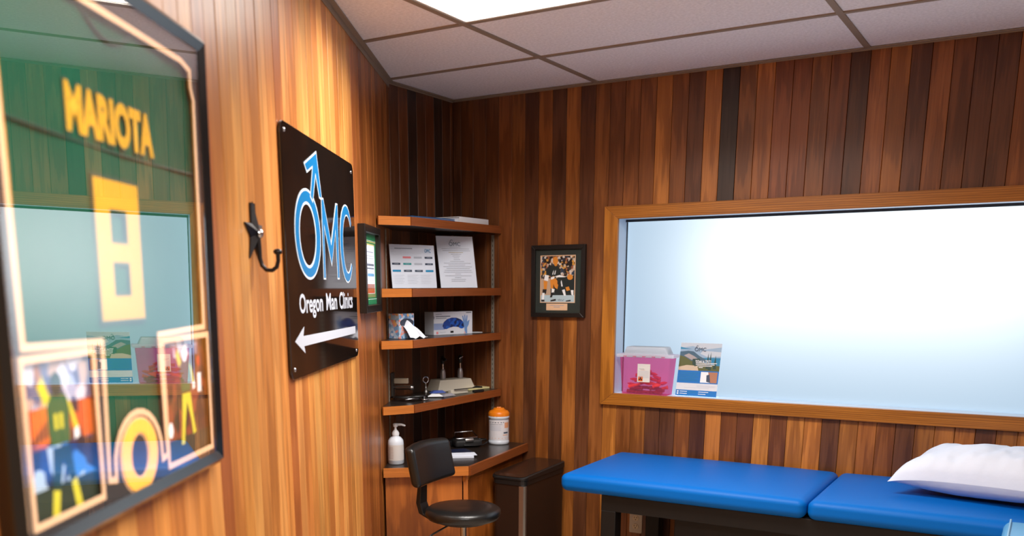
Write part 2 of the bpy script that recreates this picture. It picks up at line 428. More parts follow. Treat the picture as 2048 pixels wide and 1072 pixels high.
MB().box(WX0, WX1, .114, .12, WZ0, WZ1).build('pane', fr, win)

# ------------------------------------------------------------------ ceiling lights
DIFF = mat('light_diffuser', (255, 250, 240), .5, emit=LAMP_EMIT)
WHM = mat('white_enamel', (232, 230, 226), .4)
wherel = {(1, 1): 'nearest the corner shelves and window wall', (2, 4): 'in the middle of the room', (2, 7): 'at the rear of the room'}
for (a, c), (x0, x1, y0, y1) in cells.items():
    if x0 < lwx(y0) + .02: continue
    lab = 'recessed white ceiling light panel ' + wherel.get((a, c), 'in the rear of the room')
    t = thing('ceiling_light', lab, 'light', ((x0+x1)/2, (y0+y1)/2, H), 0, 'recessed ceiling lights')
    hx, hy = (x1-x0)/2-.008, (y1-y0)/2-.008
    b = MB()
    b.box(-hx, hx, -hy, -hy+.014, -.001, .018).box(-hx, hx, hy-.014, hy, -.001, .018).box(-hx, -hx+.014, -hy+.014, hy-.014, -.001, .018).box(hx-.014, hx, -hy+.014, hy-.014, -.001, .018)
    b.build('frame', WHM, t)
    MB().box(-hx+.014, hx-.014, -hy+.014, hy-.014, .004, .01).build('diffuser', DIFF, t)
    tube = bpy.data.lights.new('lamp', 'AREA'); tube.shape = 'RECTANGLE'; tube.size = 2*hx-.04; tube.size_y = 2*hy-.04
    tube.energy = LAMP_WATT; tube.spread = math.radians(154); tube.color = (1, .96, .91)
    tl_ = bpy.data.objects.new('lamp', tube); COL.objects.link(tl_); tl_.parent = t; tl_.location = (0, 0, .003)

# ------------------------------------------------------------------ things on the left wall
def on_left(name, label, cat, s, z, off=.001, group=None):
    return thing(name, label, cat, lw(s, off, z), LROT, group)

# framed jersey -----------------------------------------------------
J = thing('framed_jersey', 'large black framed display with green football jersey and yellow lettering behind reflective glass', 'framed jersey', lw(-3.115, .0095, 1.62), LROT, None, math.radians(1.1))   # hangs leaning slightly forward
MATB = mat('charcoal_mat_board', (44, 38, 38), .8)
FX, FT, FB = .415, .442, -.438
fo = [(-FX, FB), (FX, FB), (FX, FT), (-FX, FT)]; fw_ = .03
fi = [(-FX+fw_, FB+fw_), (FX-fw_, FB+fw_), (FX-fw_, FT-fw_), (-FX+fw_, FT-fw_)]
for a in range(4):
    c = (a+1) % 4
    b = MB(); p = [fo[a], fo[c], fi[c], fi[a]]
    mid = [((fo[q][0]*.6+fi[q][0]*.4), (fo[q][1]*.6+fi[q][1]*.4)) for q in (a, c)]
    # rounded moulding: outer low, crest, inner lip
    ring = [(fo[a], fo[c], 0), (fo[a], fo[c], -.022), (mid[0], mid[1], -.034), (fi[a], fi[c], -.026), (fi[a], fi[c], 0)]
    vs = []
    for q0, q1, yy in ring: vs += [(q0[0], yy, q0[1]), (q1[0], yy, q1[1])]
    b.add(vs, [(2*i+1, 2*i, 2*i+2, 2*i+3) for i in range(4)] + [(0, 1, 9, 8)]).build('frame_rail', mat('frame_black', (22, 20, 20), .22, coat=.4), J)
MB().plate(rect(-FX+.01, FX-.01, FB+.01, FT-.01), -.006, 0).build('backing', mat('backing_board', (52, 44, 40), .9), J)
half = [(.3, .376), (.345, .366), (.345, .335), (.358, .312), (.354, -.135), (.115, -.14), (.124, -.37), (.1, -.374)]
arch = ell(0, -.36, .1, .09, 13, 0, math.pi)
arch = [(p[0], p[1]) for p in arch]
openj = [(-x, z) for x, z in half[::-1]][0:0]
openj = half + arch[1:-1] + [(-x, z) for x, z in half[::-1]]
lph = rect(-.362, -.148, -.392, -.152); rph = rect(.13, .372, -.395, -.152)
holed('mat_board', rect(-FX+.028, FX-.028, FB+.028, FT-.028), [openj, lph, rph], -.02, -.017, MATB, J)
for poly in (openj, lph, rph):
    MB().ribbon(poly, .011, -.0212, -.0202, CREAM).build('bevel_edge', None, J)
    MB().ribbon([(x*.985+.004 if poly is openj else x, z) for x, z in poly], .004, -.0198, -.0168, GOLDB).build('inner_bevel', None, J)
# cloth
def cloth_grid(name, x0, x1, z0, z1, f, mt, par, nx=36, nz=40):
    vs = []; fs = []
    for j in range(nz+1):
        for i in range(nx+1):
            x = x0+(x1-x0)*i/nx; z = z0+(z1-z0)*j/nz; vs.append((x, f(x, z), z))
    for j in range(nz):
        for i in range(nx): q = j*(nx+1)+i; fs.append((q, q+1, q+nx+2, q+nx+1))
    return MB().add(vs, fs, None, True).build(name, mt, par)
GREEN = mat('green_jersey_cloth', (2, 76, 54), .7, spec=.1, bump=(700, .15), mottle=(3, .18))
jy = lambda x, z: -.010 + .0012*math.sin(x*22+z*5) + .0008*math.sin(z*30+x*9)
cloth = cloth_grid('jersey', -.375, .375, -.385, .395, jy, GREEN, J)
DKG = mat('dark_green_seam', (10, 54, 40), .7)
MB().tube([(-.36+.02*i, -.0118, .172-.006*math.sin(math.pi*i/36)) for i in range(37)], .0022, 6, DKG).build('yoke_seam', None, cloth)
MB().tube([(-.125+.0125*i, -.0125, .34+.055*((i-10)/10)**2-.0) for i in range(21)], .0035, 6, DKG).build('collar_seam', None, cloth)
MB().plate([(-.345, .16), (-.332, .16), (-.332, -.13), (-.345, -.13)], -.0128, -.0118, mat('gold_cloth', (226, 160, 50), .6)).build('side_stripe', None, cloth)
YEL = mat('yellow_twill', (196, 150, 40), .7, spec=.1)
DKT = mat('dark_twill_edge', (20, 60, 40), .7)
text('lettering_shadow', 'MARIOTA', cloth, -.166, .165, .173, .255, -.0132, DKT, .075)
text('lettering', 'MARIOTA', cloth, -.162, .161, .177, .251, -.0136, YEL, .05)
# big block figure eight
def fig8(x0, x1, z0, z1, e):
    c = .016
    return [(x0-e, z0-e), (x1+e, z0-e), (x1+e, z1+e), (x0-e, z1+e)]
holed('number_edge', fig8(-.092, .075, -.108, .12, .006), [rect(-.034, .018, .025, .068), rect(-.034, .018, -.062, -.018)], -.0137, -.0133, DKT, cloth)
holed('number', fig8(-.092, .075, -.108, .12, 0), [rect(-.04, .024, .019, .074), rect(-.04, .024, -.068, -.012)], -.0143, -.0138, YEL, cloth)
# two action photographs behind the mat
def vor(name, cols, scale, seed=0.0):
    if name in MATS: return MATS[name]
    mt = bpy.data.materials.new(name); mt.use_nodes = True; nt = mt.node_tree; bs = nt.nodes['Principled BSDF']
    tc = nt.nodes.new('ShaderNodeTexCoord'); mp = nt.nodes.new('ShaderNodeMapping'); mp.inputs['Location'].default_value = (seed, seed*1.7, seed*.6)
    v = nt.nodes.new('ShaderNodeTexVoronoi'); v.inputs['Scale'].default_value = scale
    nt.links.new(tc.outputs['Object'], mp.inputs[0]); nt.links.new(mp.outputs[0], v.inputs['Vector'])
    sp = nt.nodes.new('ShaderNodeSeparateColor'); nt.links.new(v.outputs['Color'], sp.inputs[0])
    cr = nt.nodes.new('ShaderNodeValToRGB'); cr.color_ramp.interpolation = 'CONSTANT'
    el = cr.color_ramp.elements
    while len(el) < len(cols): el.new(.5)
    for q, c in enumerate(cols): el[q].position = q/len(cols); el[q].color = lin(c)+(1,)
    nt.links.new(sp.outputs[0], cr.inputs[0]); nt.links.new(cr.outputs[0], bs.inputs['Base Color']); bs.inputs['Roughness'].default_value = .4
    MATS[name] = mt; return mt
CROWD1 = vor('photo_crowd_orange', [(196, 92, 30), (210, 104, 36), (186, 84, 30), (40, 34, 44), (202, 98, 34), (120, 60, 36)], 26, 1)
CROWD2 = vor('photo_crowd_pale', [(150, 160, 190), (200, 200, 214), (70, 80, 120), (176, 150, 140), (90, 96, 130)], 42, 2)
CROWD3 = vor('photo_crowd_blue', [(30, 56, 110), (60, 120, 190), (20, 30, 50), (170, 190, 210), (16, 34, 76), (28, 24, 30)], 32, 3)
CROWD4 = vor('photo_crowd_dark', [(60, 30, 24), (30, 18, 16), (96, 44, 28), (40, 26, 22), (130, 60, 34), (20, 14, 14)], 34, 4)
GR1 = ink('player_green', (52, 92, 48)); GR2 = ink('player_dark_green', (14, 50, 46)); TL2 = ink('player_teal', (16, 96, 92)); YL2 = ink('player_yellow', (206, 196, 52)); SKIN = ink('skin', (150, 96, 70)); TURF = ink('turf', (28, 44, 30)); DARKI = ink('dark', (26, 22, 24)); REDI = ink('red', (170, 56, 40))
ph = MB().plate(rect(-.366, -.144, -.396, -.148), -.012, -.0105, ink('photo_base', (120, 90, 80))).build('photograph', None, J)
def px(cx, cz, sc, pts): return [(cx+x*sc, cz+z*sc) for x, z in pts]
c0 = (-.255, -.27)
def person_print(cx, cz, sc, jersey, pants, sock, helmet):
    return [
        (pants, px(cx, cz, sc, [(-.12, -.02), (.14, -.02), (.2, -.3), (.12, -.34), (.02, -.12), (-.06, -.36), (-.16, -.34)])),
        (sock, px(cx, cz, sc, [(.12, -.32), (.2, -.29), (.27, -.52), (.17, -.55)])), (sock, px(cx, cz, sc, [(-.16, -.33), (-.06, -.35), (-.12, -.62), (-.22, -.62)])),
        (jersey, px(cx, cz, sc, [(-.14, 0), (.15, 0), (.18, .3), (.1, .38), (-.1, .38), (-.17, .28)])),
        (sock, px(cx, cz, sc, [(-.1, .36), (-.18, .3), (-.28, .46), (-.2, .54)])), (sock, px(cx, cz, sc, [(.14, .34), (.2, .28), (.3, .08), (.24, .04)])),
        (SKIN, px(cx, cz, sc, [(-.28, .44), (-.2, .52), (-.22, .64), (-.3, .6)])), (WHITEI, px(cx, cz, sc, [(.22, .0), (.3, .02), (.29, .1), (.22, .08)])),
        (helmet, px(cx, cz, sc, ell(0, .45, .085, .095, 14)))]
prints('photo_print', ph, [(CROWD1, rect(-.36, -.15, -.39, -.15)), (CROWD2, rect(-.36, -.15, -.225, -.15)), (CROWD3, rect(-.36, -.15, -.345, -.285)), (TURF, rect(-.36, -.15, -.392, -.345))]
       + person_print(-.258, -.285, .2, GR1, GR2, YL2, GR2) + [(YL2, rect(-.272, -.262, -.262, -.238)), (YL2, rect(-.256, -.246, -.262, -.238))], -.0126)
ph2 = MB().plate(rect(.126, .376, -.4, -.148), -.012, -.0105, MATS['print_photo_base']).build('photograph', None, J)
prints('photo_print', ph2, [(CROWD4, rect(.128, .374, -.398, -.15)), (CROWD2, rect(.2, .33, -.19, -.155)), (TURF, rect(.128, .374, -.398, -.352))]
       + person_print(.255, -.262, .17, GR1, YL2, YL2, WHITEI) + [(WHITEI, px(.33, -.27, .1, [(-.1, 0), (.1, 0), (.12, .4), (-.08, .4)])), (REDI, px(.33, -.23, .1, ell(0, .25, .1, .12, 12))), (WHITEI, px(.165, -.34, .1, ell(0, .1, .12, .16, 12)))], -.0126)
# round letter emblem below the jersey
emb = [(0, 0)]
ob = ell(0, -.349, .076, .066, 40); ibn = ell(0, -.349, .038, .042, 40)
holed('emblem_edge', ell(0, -.349, .08, .07, 40), [ell(0, -.349, .034, .038, 40)], -.0206, -.0201, CREAM, J)
holed('emblem', ob, [ibn], -.0222, -.0207, mat('emblem_gold', (240, 180, 72), .5), J)
MB().flat(rect(-FX+.026, FX-.026, FB+.026, FT-.026), -.0245).build('glass', GLASS, J)

# clinic sign -------------------------------------------------------
S = on_left('wall_sign', 'glossy black clinic sign with blue male symbol logo, white lettering and left arrow', 'sign', -1.495, 1.664)
def rrect(x0, x1, z0, z1, r, n=6):
    pts = []
    for cx, cz, a in ((x1-r, z0+r, -90), (x1-r, z1-r, 0), (x0+r, z1-r, 90), (x0+r, z0+r, 180)):
        pts += [(cx+r*math.cos(math.radians(a+90*i/n)), cz+r*math.sin(math.radians(a+90*i/n))) for i in range(n+1)]
    return pts
pn = MB().plate(rrect(-.517, .508, -.368, .36, .035), -.009, -.001, mat('gloss_black_sign', (24, 20, 18), .06, spec=.6, coat=.3)).build('sign_panel', None, S, bevel=.0015)
LOGOB = mat('logo_blue', (14, 116, 176), .3); LOGOW = mat('logo_white', (206, 216, 228), .3)
holed('logo_ring_outline', ell(-.247, .062, .167, .138, 44), [ell(-.252, .06, .100, .092, 44)], -.0098, -.0092, LOGOW, S)
holed('logo_ring', ell(-.247, .062, .158, .130, 44), [ell(-.252, .06, .111, .101, 44)], -.0103, -.0099, LOGOB, S)
arrow = [(-.106, .321), (-.259, .271), (-.237, .254), (-.155, .279), (-.2, .182), (-.177, .171), (-.124, .262), (-.081, .191), (-.054, .189)]
def grow(poly, e):
    n = len(poly); ar = sum(poly[i][0]*poly[(i+1)%n][1]-poly[(i+1)%n][0]*poly[i][1] for i in range(n)); sg = 1 if ar > 0 else -1
    out = []
    for i in range(n):
        p = Vector(poly[i]); d1 = (p-Vector(poly[i-1])).normalized(); d2 = (Vector(poly[(i+1)%n])-p).normalized()
        n1 = Vector((d1.y, -d1.x))*sg; n2 = Vector((d2.y, -d2.x))*sg; nn = n1+n2
        nn = n1 if nn.length < 1e-4 else nn.normalized(); k = min(1/max(nn.dot(n1), .45), 2.2); out.append(tuple(p+nn*k*e))
    return out
MB().plate(grow(arrow, .007), -.0107, -.0104, LOGOW).build('logo_arrow_outline', None, S)
MB().plate(arrow, -.0112, -.0108, LOGOB).build('logo_arrow', None, S)
mpts = [(-.032, .185), (-.046, -.066), (-.036, -.066), (-.018, .105), (.072, .0), (.152, .11), (.172, -.066), (.184, -.066), (.184, .182), (.17, .182), (.075, .04), (-.012, .185)]
mpts = [(-.05, .185), (-.055, -.068), (-.033, -.068), (-.03, .11), (.07, -.02), (.15, .105), (.162, -.066), (.185, -.066), (.19, .185), (.172, .185), (.072, .04), (-.028, .185)]
MB().plate(grow(mpts, .006), -.0102, -.0092, LOGOW).build('logo_letter_outline', None, S)
MB().plate(mpts, -.0107, -.0103, LOGOB).build('logo_letter', None, S)
carc = ell(.345, .058, .098, .122, 22, math.radians(36), math.radians(322))
cwid = [.012 + .03*math.sin(math.pi*i/21) for i in range(22)]
MB().ribbon(carc, [q+.012 for q in cwid], -.0099, -.0092, LOGOW, False).build('logo_letter_outline', None, S)
MB().ribbon(carc, cwid, -.0104, -.01, LOGOB, False).build('logo_letter', None, S)
LET = mat('sign_white', (204, 208, 220), .35)
text('lettering', 'Oregon', S, -.395, -.085, -.196, -.118, -.0096, LET, .022)
text('lettering', 'Man', S, -.035, .135, -.177, -.119, -.0096, LET, .022)
text('lettering', 'Clinics', S, .175, .415, -.178, -.116, -.0096, LET, .022)
ar2 = [(-.463, -.258), (-.35, -.218), (-.365, -.246), (.452, -.249), (.452, -.277), (-.36, -.277), (-.347, -.3)]
MB().plate(ar2, -.0098, -.0092, LET).build('arrow', None, S)
for x, z in ((-.478, .336), (.466, .328), (-.478, -.34), (.466, -.345)):
    MB().lathe([(.0065, 0), (.0065, -.0015), (.004, -.003), (.001, -.0034)], 14, CHROME, (x, -.009, z), 'y').build('screw', None, S)

# star coat hook ----------------------------------------------------
IRON = mat('cast_iron', (46, 42, 42), .38, .7)
K = on_left('star_hook', 'dark cast iron star coat hook on the wooden wall', 'coat hook', -2.287, 1.70)
st = []
for i in range(10):
    a = math.pi/2 + math.pi*i/5; r = .078 if i % 2 == 0 else .03; st.append((r*math.cos(a), r*math.sin(a)))
b = MB(); n = len(st)
vs = [(x, -.003, z) for x, z in st] + [(0, -.02, 0)] + [(x, 0, z) for x, z in st]
b.add(vs, [(i, (i+1) % n, n) for i in range(n)] + [((i+1) % n, i, n+1+i, n+1+(i+1) % n) for i in range(n)] + [tuple(range(n+1, 2*n+1))[::-1]]).build('star', IRON, K)
MB().box(-.02, .02, -.003, 0, .02, .075).build('back_plate', IRON, K)
hp = [(0, -.012, -.01), (0, -.013, -.035), (0, -.014, -.062), (0, -.019, -.08), (0, -.03, -.091), (0, -.045, -.092), (0, -.057, -.084), (0, -.062, -.068), (0, -.062, -.052)]
MB().tube(hp, [.007, .007, .006, .0055, .0055, .0055, .0055, .0055, .006], 10).build('hook', IRON, K)
MB().lathe([(.004, -.006), (.010, -.002), (.012, .003), (.009, .008), (.003, .01)], 14, IRON, (0, -.062, -.048)).build('knob', None, K)
MB().lathe([(.012, 0), (.01, -.006), (.004, -.009)], 12, CHROME, (0, -.017, 0), 'y').build('boss', None, K)

# picture frames ----------------------------------------------------
def pframe(t, w, h, rail, depth, mt):
    o = [(-w/2, -h/2), (w/2, -h/2), (w/2, h/2), (-w/2, h/2)]; q = [(x-math.copysign(rail, x), z-math.copysign(rail, z)) for x, z in o]
    for a in range(4):
        c = (a+1) % 4; MB().plate([o[a], o[c], q[c], q[a]], -depth, 0).build('frame_rail', mt, t, bevel=.0015)
    MB().plate(rect(-w/2+.004, w/2-.004, -h/2+.004, h/2-.004), -depth*.35, -.001).build('backing', MATS['backing_board'], t)
F = on_left('framed_certificate', 'small black framed certificate with green mat beside the corner shelves', 'picture', -.70, 1.637)
pframe(F, .37, .355, .03, .03, BLACK)
CG = ink('certificate_green', (24, 122, 78))
prints('certificate', F, [(CG, rect(-.152, .152, -.145, .145)), (ink('pale_gold', (206, 196, 120)), rect(-.152, .152, .112, .116)), (WHITEI, rect(-.152, .152, .118, .12)), (WHITEI, rect(-.152, .152, -.124, -.122)), (PAPER, rect(-.125, .118, -.1, .1)), (ink('pale_gold', (206, 196, 120)), rect(-.125, .118, .1, .106)),
        (ink('rust', (150, 74, 40)), rect(-.12, .11, -.098, -.06)), (REDI, rect(-.02, .1, -.098, -.09)), (GREY, rect(-.06, .09, .07, .075)), (SLATE, rect(-.07, .1, .015, .024)), (SLATE, rect(-.07, .1, .002, .008)), (AZURE, rect(-.05, .1, -.028, -.016)), (LGREY, rect(-.1, .1, -.045, -.042)), (LGREY, rect(-.1, .1, .045, .048)), (LGREY, rect(-.1, .1, .055, .058))], -.0112)
MB().flat(rect(-.156, .156, -.148, .148), -.018).build('glass', glazing('thin_glass', 1.25), F)

G = thing('framed_photograph', 'black framed football photograph with cream border on the window wall', 'picture', (-2.187, YW-.001, 1.589), 0)
pframe(G, .305, .362, .022, .022, BLACK)
MATG = ink('mat_dark_green', (38, 46, 42), .8)
MB().plate(rect(-.133, .133, -.162, .162), -.0098, -.008, MATG).build('mat_board', None, G)
gp = MB().plate(rect(-.104, .096, -.108, .13), -.011, -.0099, CREAM).build('photograph', None, G)
CROWD5 = vor('photo_crowd_stadium', [(30, 26, 24), (196, 178, 160), (60, 50, 44), (150, 90, 60), (40, 60, 80), (210, 200, 190), (24, 20, 20), (206, 150, 60)], 95, 5)
GD = ink('player_forest', (22, 34, 34)); GOLD = ink('player_gold', (212, 136, 44)); SNOW = ink('field', (176, 196, 204))
def pp(*q): return [(-.1+.192*x, .126-.23*y) for x, y in q]
shapes = [(CROWD5, pp((0, 0), (1, 0), (1, .62), (0, .62))), (ink('tan', (186, 160, 136)), pp((0, .5), (.3, .48), (.3, .86), (0, .86))), (GD, pp((.3, .5), (1, .42), (1, .86), (.3, .86))), (SNOW, pp((0, .85), (1, .85), (1, 1), (0, 1))),
  (GD, pp((.2, .24), (.36, .2), (.5, .2), (.58, .3), (.6, .44), (.48, .42), (.3, .44), (.18, .4), (.16, .3))), (GOLD, pp(*ell(.43, .1, .08, .09, 14))), (GOLD, pp(*ell(.44, .17, .05, .05, 12))), (WHITEI, pp((.36, .34), (.39, .3), (.37, .4), (.34, .4))), (WHITEI, pp((.42, .33), (.45, .3), (.43, .4), (.4, .4))),
  (WHITEI, pp((.12, .4), (.24, .42), (.22, .54), (.1, .52))), (GOLD, pp((.08, .53), (.2, .55), (.18, .72), (.1, .72))), (DARKI, pp((.06, .72), (.18, .72), (.16, .82), (.05, .82))), (WHITEI, pp((.05, .8), (.12, .8), (.1, .95), (.04, .95))),
  (WHITEI, pp((.3, .46), (.42, .44), (.38, .54), (.31, .52))), (GOLD, pp((.28, .52), (.44, .48), (.54, .58), (.5, .72), (.42, .68), (.38, .6), (.38, .72), (.3, .7))), (WHITEI, pp((.33, .7), (.42, .72), (.4, .8), (.33, .8))), (DARKI, pp((.32, .8), (.4, .78), (.34, .9), (.28, .9))),
  (WHITEI, pp((.42, .44), (.56, .41), (.76, .45), (.64, .47), (.52, .47))), (GD, pp((.5, .46), (.8, .46), (.98, .54), (.98, .7), (.62, .74), (.5, .6))), (GOLD, pp(*ell(.87, .46, .085, .06, 14))), (WHITEI, pp((.6, .56), (.62, .52), (.66, .66), (.62, .66))), (GOLD, pp((.74, .68), (.84, .66), (.88, .74), (.78, .76))),
  (WHITEI, pp((.64, .74), (.72, .72), (.76, .86), (.7, .86))), (WHITEI, pp((.9, .74), (.98, .74), (.98, .86), (.92, .84))), (DARKI, pp((.3, .96), (.46, .93), (.46, .97), (.3, .99))), (DARKI, pp((.02, .95), (.12, .95), (.12, .99), (.02, .99))), (DARKI, pp((.76, .97), (.9, .95), (.9, .98), (.76, .99)))]
shapes = [(m_, [(x, z) for x, z in p]) for m_, p in shapes]
prints('photo_print', gp, shapes, -.0112)
MB().tube([(.0, -.0128, -.09), (.006, -.0128, -.098), (.01, -.0128, -.088), (.014, -.0128, -.098), (.02, -.0128, -.091), (.026, -.0128, -.098), (.036, -.0128, -.09)], .0008, 5, NAVY).build('signature', None, gp)
cp = MB().plate(rect(-.067, .054, -.146, -.112), -.0108, -.0099, CREAM).build('caption_card', None, G)
prints('caption_print', cp, [(GREY, rect(-.045, .035, -.123, -.12)), (GREY, rect(-.025, .012, -.131, -.128))], -.0112)
MB().flat(rect(-.134, .134, -.162, .162), -.016).build('glass', bpy.data.materials['thin_glass'], G)

# wall outlet -------------------------------------------------------
O_ = thing('wall_outlet', 'grey double wall socket under the blue treatment table', 'socket', (-1.721, YW-.001, .371), 0)
IV = mat('ivory_plate', (196, 186, 168), .45); HOLE = mat('socket_hole', (30, 24, 20), .7)
MB().plate(rrect(-.035, .035, -.057, .057, .005), -.006, 0, IV).build('cover_plate', None, O_, bevel=.002)
for z in (.022, -.022):
    f = MB().plate(ell(0, z, .017, .015, 20), -.009, -.006, mat('socket_face', (214, 196, 164), .4)).build('socket_face', None, O_)
    prints('slots', f, [(HOLE, rect(-.008, -.005, z, z+.008)), (HOLE, rect(.005, .008, z, z+.008)), (HOLE, ell(0, z-.007, .003, .003, 10))], -.0092)

# ------------------------------------------------------------------ corner shelves and desk
DKTOP = mat('dark_laminate', (40, 32, 28), .28, mottle=(12, .2))
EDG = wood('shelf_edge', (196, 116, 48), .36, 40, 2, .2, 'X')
EDG2 = wood('shelf_edge_shaded', (146, 78, 36), .36, 40, 2, .25, 'X')  # right-hand edging: darker wood, some shade on that side put into the colour
SA = lw(-.45, .007); SB = Vector((-2.54, 3.585, 0)); SC = Vector((-2.54, YW-.007, 0))
def strip(t, p, q, z0, z1, name, th=.012, mt=None):
    d = (q-p); ang = math.atan2(d.y, d.x); ln = d.length
    o = MB().box(0, ln, -th, 0, z0, z1).build(name, mt or EDG, t); o.location = (p.x, p.y, 0); o.rotation_euler = (0, 0, ang); return o
slab = ['topmost wooden corner shelf, holding a blue folder and white binder', 'second wooden corner shelf from the top, holding two printed notices', 'third wooden corner shelf from the top, holding tissues and glove box', 'lowest wooden corner shelf above the desk, holding instruments and stethoscope']
SZ = [1.873, 1.556, 1.322, 1.018]; ST = .036
for z, lab in zip(SZ, slab):
    t = thing('corner_shelf', lab, 'shelf', (0, 0, 0), 0, 'corner shelves')
    # inset the board by the edging on its two front sides
    e = .0
    poly = [(SA.x, SA.y), (SB.x, SB.y), (SC.x, SC.y), (XS+.002, YW-.007), (XS+.002, LP.y+.01), tuple(lw(-.02, .007))[:2]]
    MB().prism(poly, z-ST, z).build('board', DKTOP, t)
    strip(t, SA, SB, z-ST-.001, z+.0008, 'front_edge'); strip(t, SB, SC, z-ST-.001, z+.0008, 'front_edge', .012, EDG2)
# slotted metal standards
def standard(label, loc, rz, z0, z1):
    t = thing('shelf_standard', label, 'shelf bracket track', (loc[0], loc[1], 0), rz, 'slotted metal shelf standards')
    MB().box(-.008, .008, -.005, -.001, z0, z1).build('track', mat('galvanised', (150, 142, 130), .45, .3), t)
    b = MB()
    n = int((z1-z0)/.025)
    for i in range(n): b.box(-.0015, .0015, -.0056, -.005, z0+.01+i*.025, z0+.022+i*.025, HOLE)
    b.build('slots', None, t)
q = lw(-.21, 0); standard('slotted metal track on the diagonal wall behind the shelves', (q.x, q.y), LROT, .735, 1.83)
standard('slotted metal track on the window wall at the right ends of the shelves', (-2.582, YW), 0, .735, 1.83)

DZ = .73
D = thing('corner_desk', 'built-in wooden corner desk with dark top under the shelves', 'desk')
DA, DD, DE = lw(-.462, .007), Vector((-2.292, 3.682, 0)), Vector((-2.372, YW-.005, 0))
poly = [(DA.x, DA.y), (DD.x, DD.y), (DE.x, DE.y), (XS+.002, YW-.005), (XS+.002, LP.y+.01), tuple(lw(-.02, .007))[:2]]
MB().prism(poly, DZ-.04, DZ).build('desk_top', DKTOP, D)
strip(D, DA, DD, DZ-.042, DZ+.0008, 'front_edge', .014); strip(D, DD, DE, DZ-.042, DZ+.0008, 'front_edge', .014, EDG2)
PANL = wood('desk_panel', (178, 100, 38), .36, 9, 1.0, .4, 'Z')
nA = Vector((DA.y-DD.y, DD.x-DA.x, 0)).normalized()
ins = lambda p, q, e: (p + Vector((-(q-p).y, (q-p).x, 0)).normalized()*e, q + Vector((-(q-p).y, (q-p).x, 0)).normalized()*e)
a1, a2 = ins(DA, DD, .018); b1, b2 = ins(DD, DE, .018)
strip(D, a1+(a2-a1)*.02, a1+(a2-a1)*.93, .0, DZ-.043, 'front_panel', -.018, PANL)
strip(D, b1+(b2-b1)*.06, b2, .0, DZ-.06, 'side_panel', -.018, PANL)
strip(D, a1+(a2-a1)*.945, a2, .0, DZ-.043, 'corner_post', -.02, PANL)
strip(D, b1+(b2-b1)*.0, b2, DZ-.075, DZ-.043, 'apron', -.012, EDG)

# ------------------------------------------------------------------ stool chair
VINB = mat('black_vinyl', (24, 24, 24), .3, bump=(260, .08))
C = thing('task_chair', 'small black vinyl task chair with round seat and low backrest by the desk', 'chair', (-2.1, 3.33, 0), math.radians(4))
MB().lathe([(.02, .575), (.13, .572), (.155, .58), (.166, .598), (.164, .616), (.15, .626), (.1, .63), (.01, .627)], 40, VINB).build('seat', None, C)
MB().lathe([(.06, .56), (.11, .562), (.115, .573), (.02, .575)], 24, BLKPL).build('seat_plate', None, C)
def backs(co):
    co = co.copy(); y = co.y/.165; co.x += .028*y*y - .05*(co.z/.09)*.35
    co.z *= 1-.08*y*y; return co
rbox('backrest', (.05, .33, .185), (-.178, -.01, .815), .022, 5, VINB, C, backs, 4)
bp = [(-.06, 0, .566), (-.15, 0, .568), (-.19, 0, .585), (-.205, 0, .63), (-.2, 0, .7), (-.195, 0, .79)]
vs = []; fs = []
for (x, y, z), wdt, th in zip(bp, (.05, .06, .065, .06, .055, .05), (.006, .008, .012, .012, .01, .006)):
    vs += [(x-th if z > .58 else x, -wdt/2-.01, z if z > .58 else z-th), (x-th if z > .58 else x, wdt/2-.01, z if z > .58 else z-th), (x+th if z > .58 else x, wdt/2-.01, z if z > .58 else z+.004), (x+th if z > .58 else x, -wdt/2-.01, z if z > .58 else z+.004)]
for i in range(len(bp)-1):
    for k in range(4): fs.append((i*4+k, i*4+(k+1) % 4, i*4+4+(k+1) % 4, i*4+4+k))
MB().add(vs, fs).build('back_support', BLKPL, C, bevel=.003)
MB().lathe([(.024, .09), (.024, .3), (.014, .302), (.014, .562)], 20, STEEL).build('column', None, C)
lever = MB().tube([(-.03, -.05, .56), (-.08, -.13, .525), (-.105, -.17, .5)], .004, 8, BLKPL).build('height_lever', None, C)
MB().tube([(-.098, -.158, .507), (-.112, -.181, .493), (-.13, -.21, .478)], [.007, .009, .006], 10, BLKPL).build('lever_grip', None, lever)
for i in range(5):
    a = 2*math.pi*i/5+.3; ca, sa = math.cos(a), math.sin(a)
    leg = MB().tube([(0, 0, .1), (ca*.14, sa*.14, .085), (ca*.25, sa*.25, .066)], [.022, .017, .013], 8, BLKPL).build('leg', None, C)
    MB().tube([(ca*.25-sa*.012, sa*.25+ca*.012, .026), (ca*.25+sa*.012, sa*.25-ca*.012, .026)], .026, 14, BLKPL).build('caster', None, leg)

# ------------------------------------------------------------------ waste bin beside the desk
B = thing('waste_bin', 'tall dark brown pedal bin with black lid and steel corner strip', 'bin', (-2.218, 4.165, 0), 0)
BRZ = mat('bronze_body', (58, 40, 30), .36, .5)
bw, bl = .092, .225
MB().prism([(x, y) for x, y in rrect(-bw, bw, -bl, bl, .03)], .02, .60).build('body', BRZ, B)
MB().prism([(x, y) for x, y in rrect(-bw-.004, bw+.004, -bl-.004, bl+.004, .032)], .60, .628).build('rim', BLKPL, B, bevel=.004)
lid = [(x, y) for x, y in rrect(-bw-.008, bw+.008, -bl-.008, bl+.006, .034)]
b = MB(); n = len(lid)
top = lambda x, y: .662 if y > -.12 else .662 - .020*((-.12-y)/.113)**1.5
vs = [(x, y, .629) for x, y in lid] + [(x, y, top(x, y)-.006) for x, y in lid] + [(x*.94, y*.97, top(x, y)) for x, y in lid]
lidm = mat('bin_lid_gloss', (54, 36, 27), .2, .2)
fs1 = [(i, (i+1) % n, n+(i+1) % n, n+i) for i in range(n)]
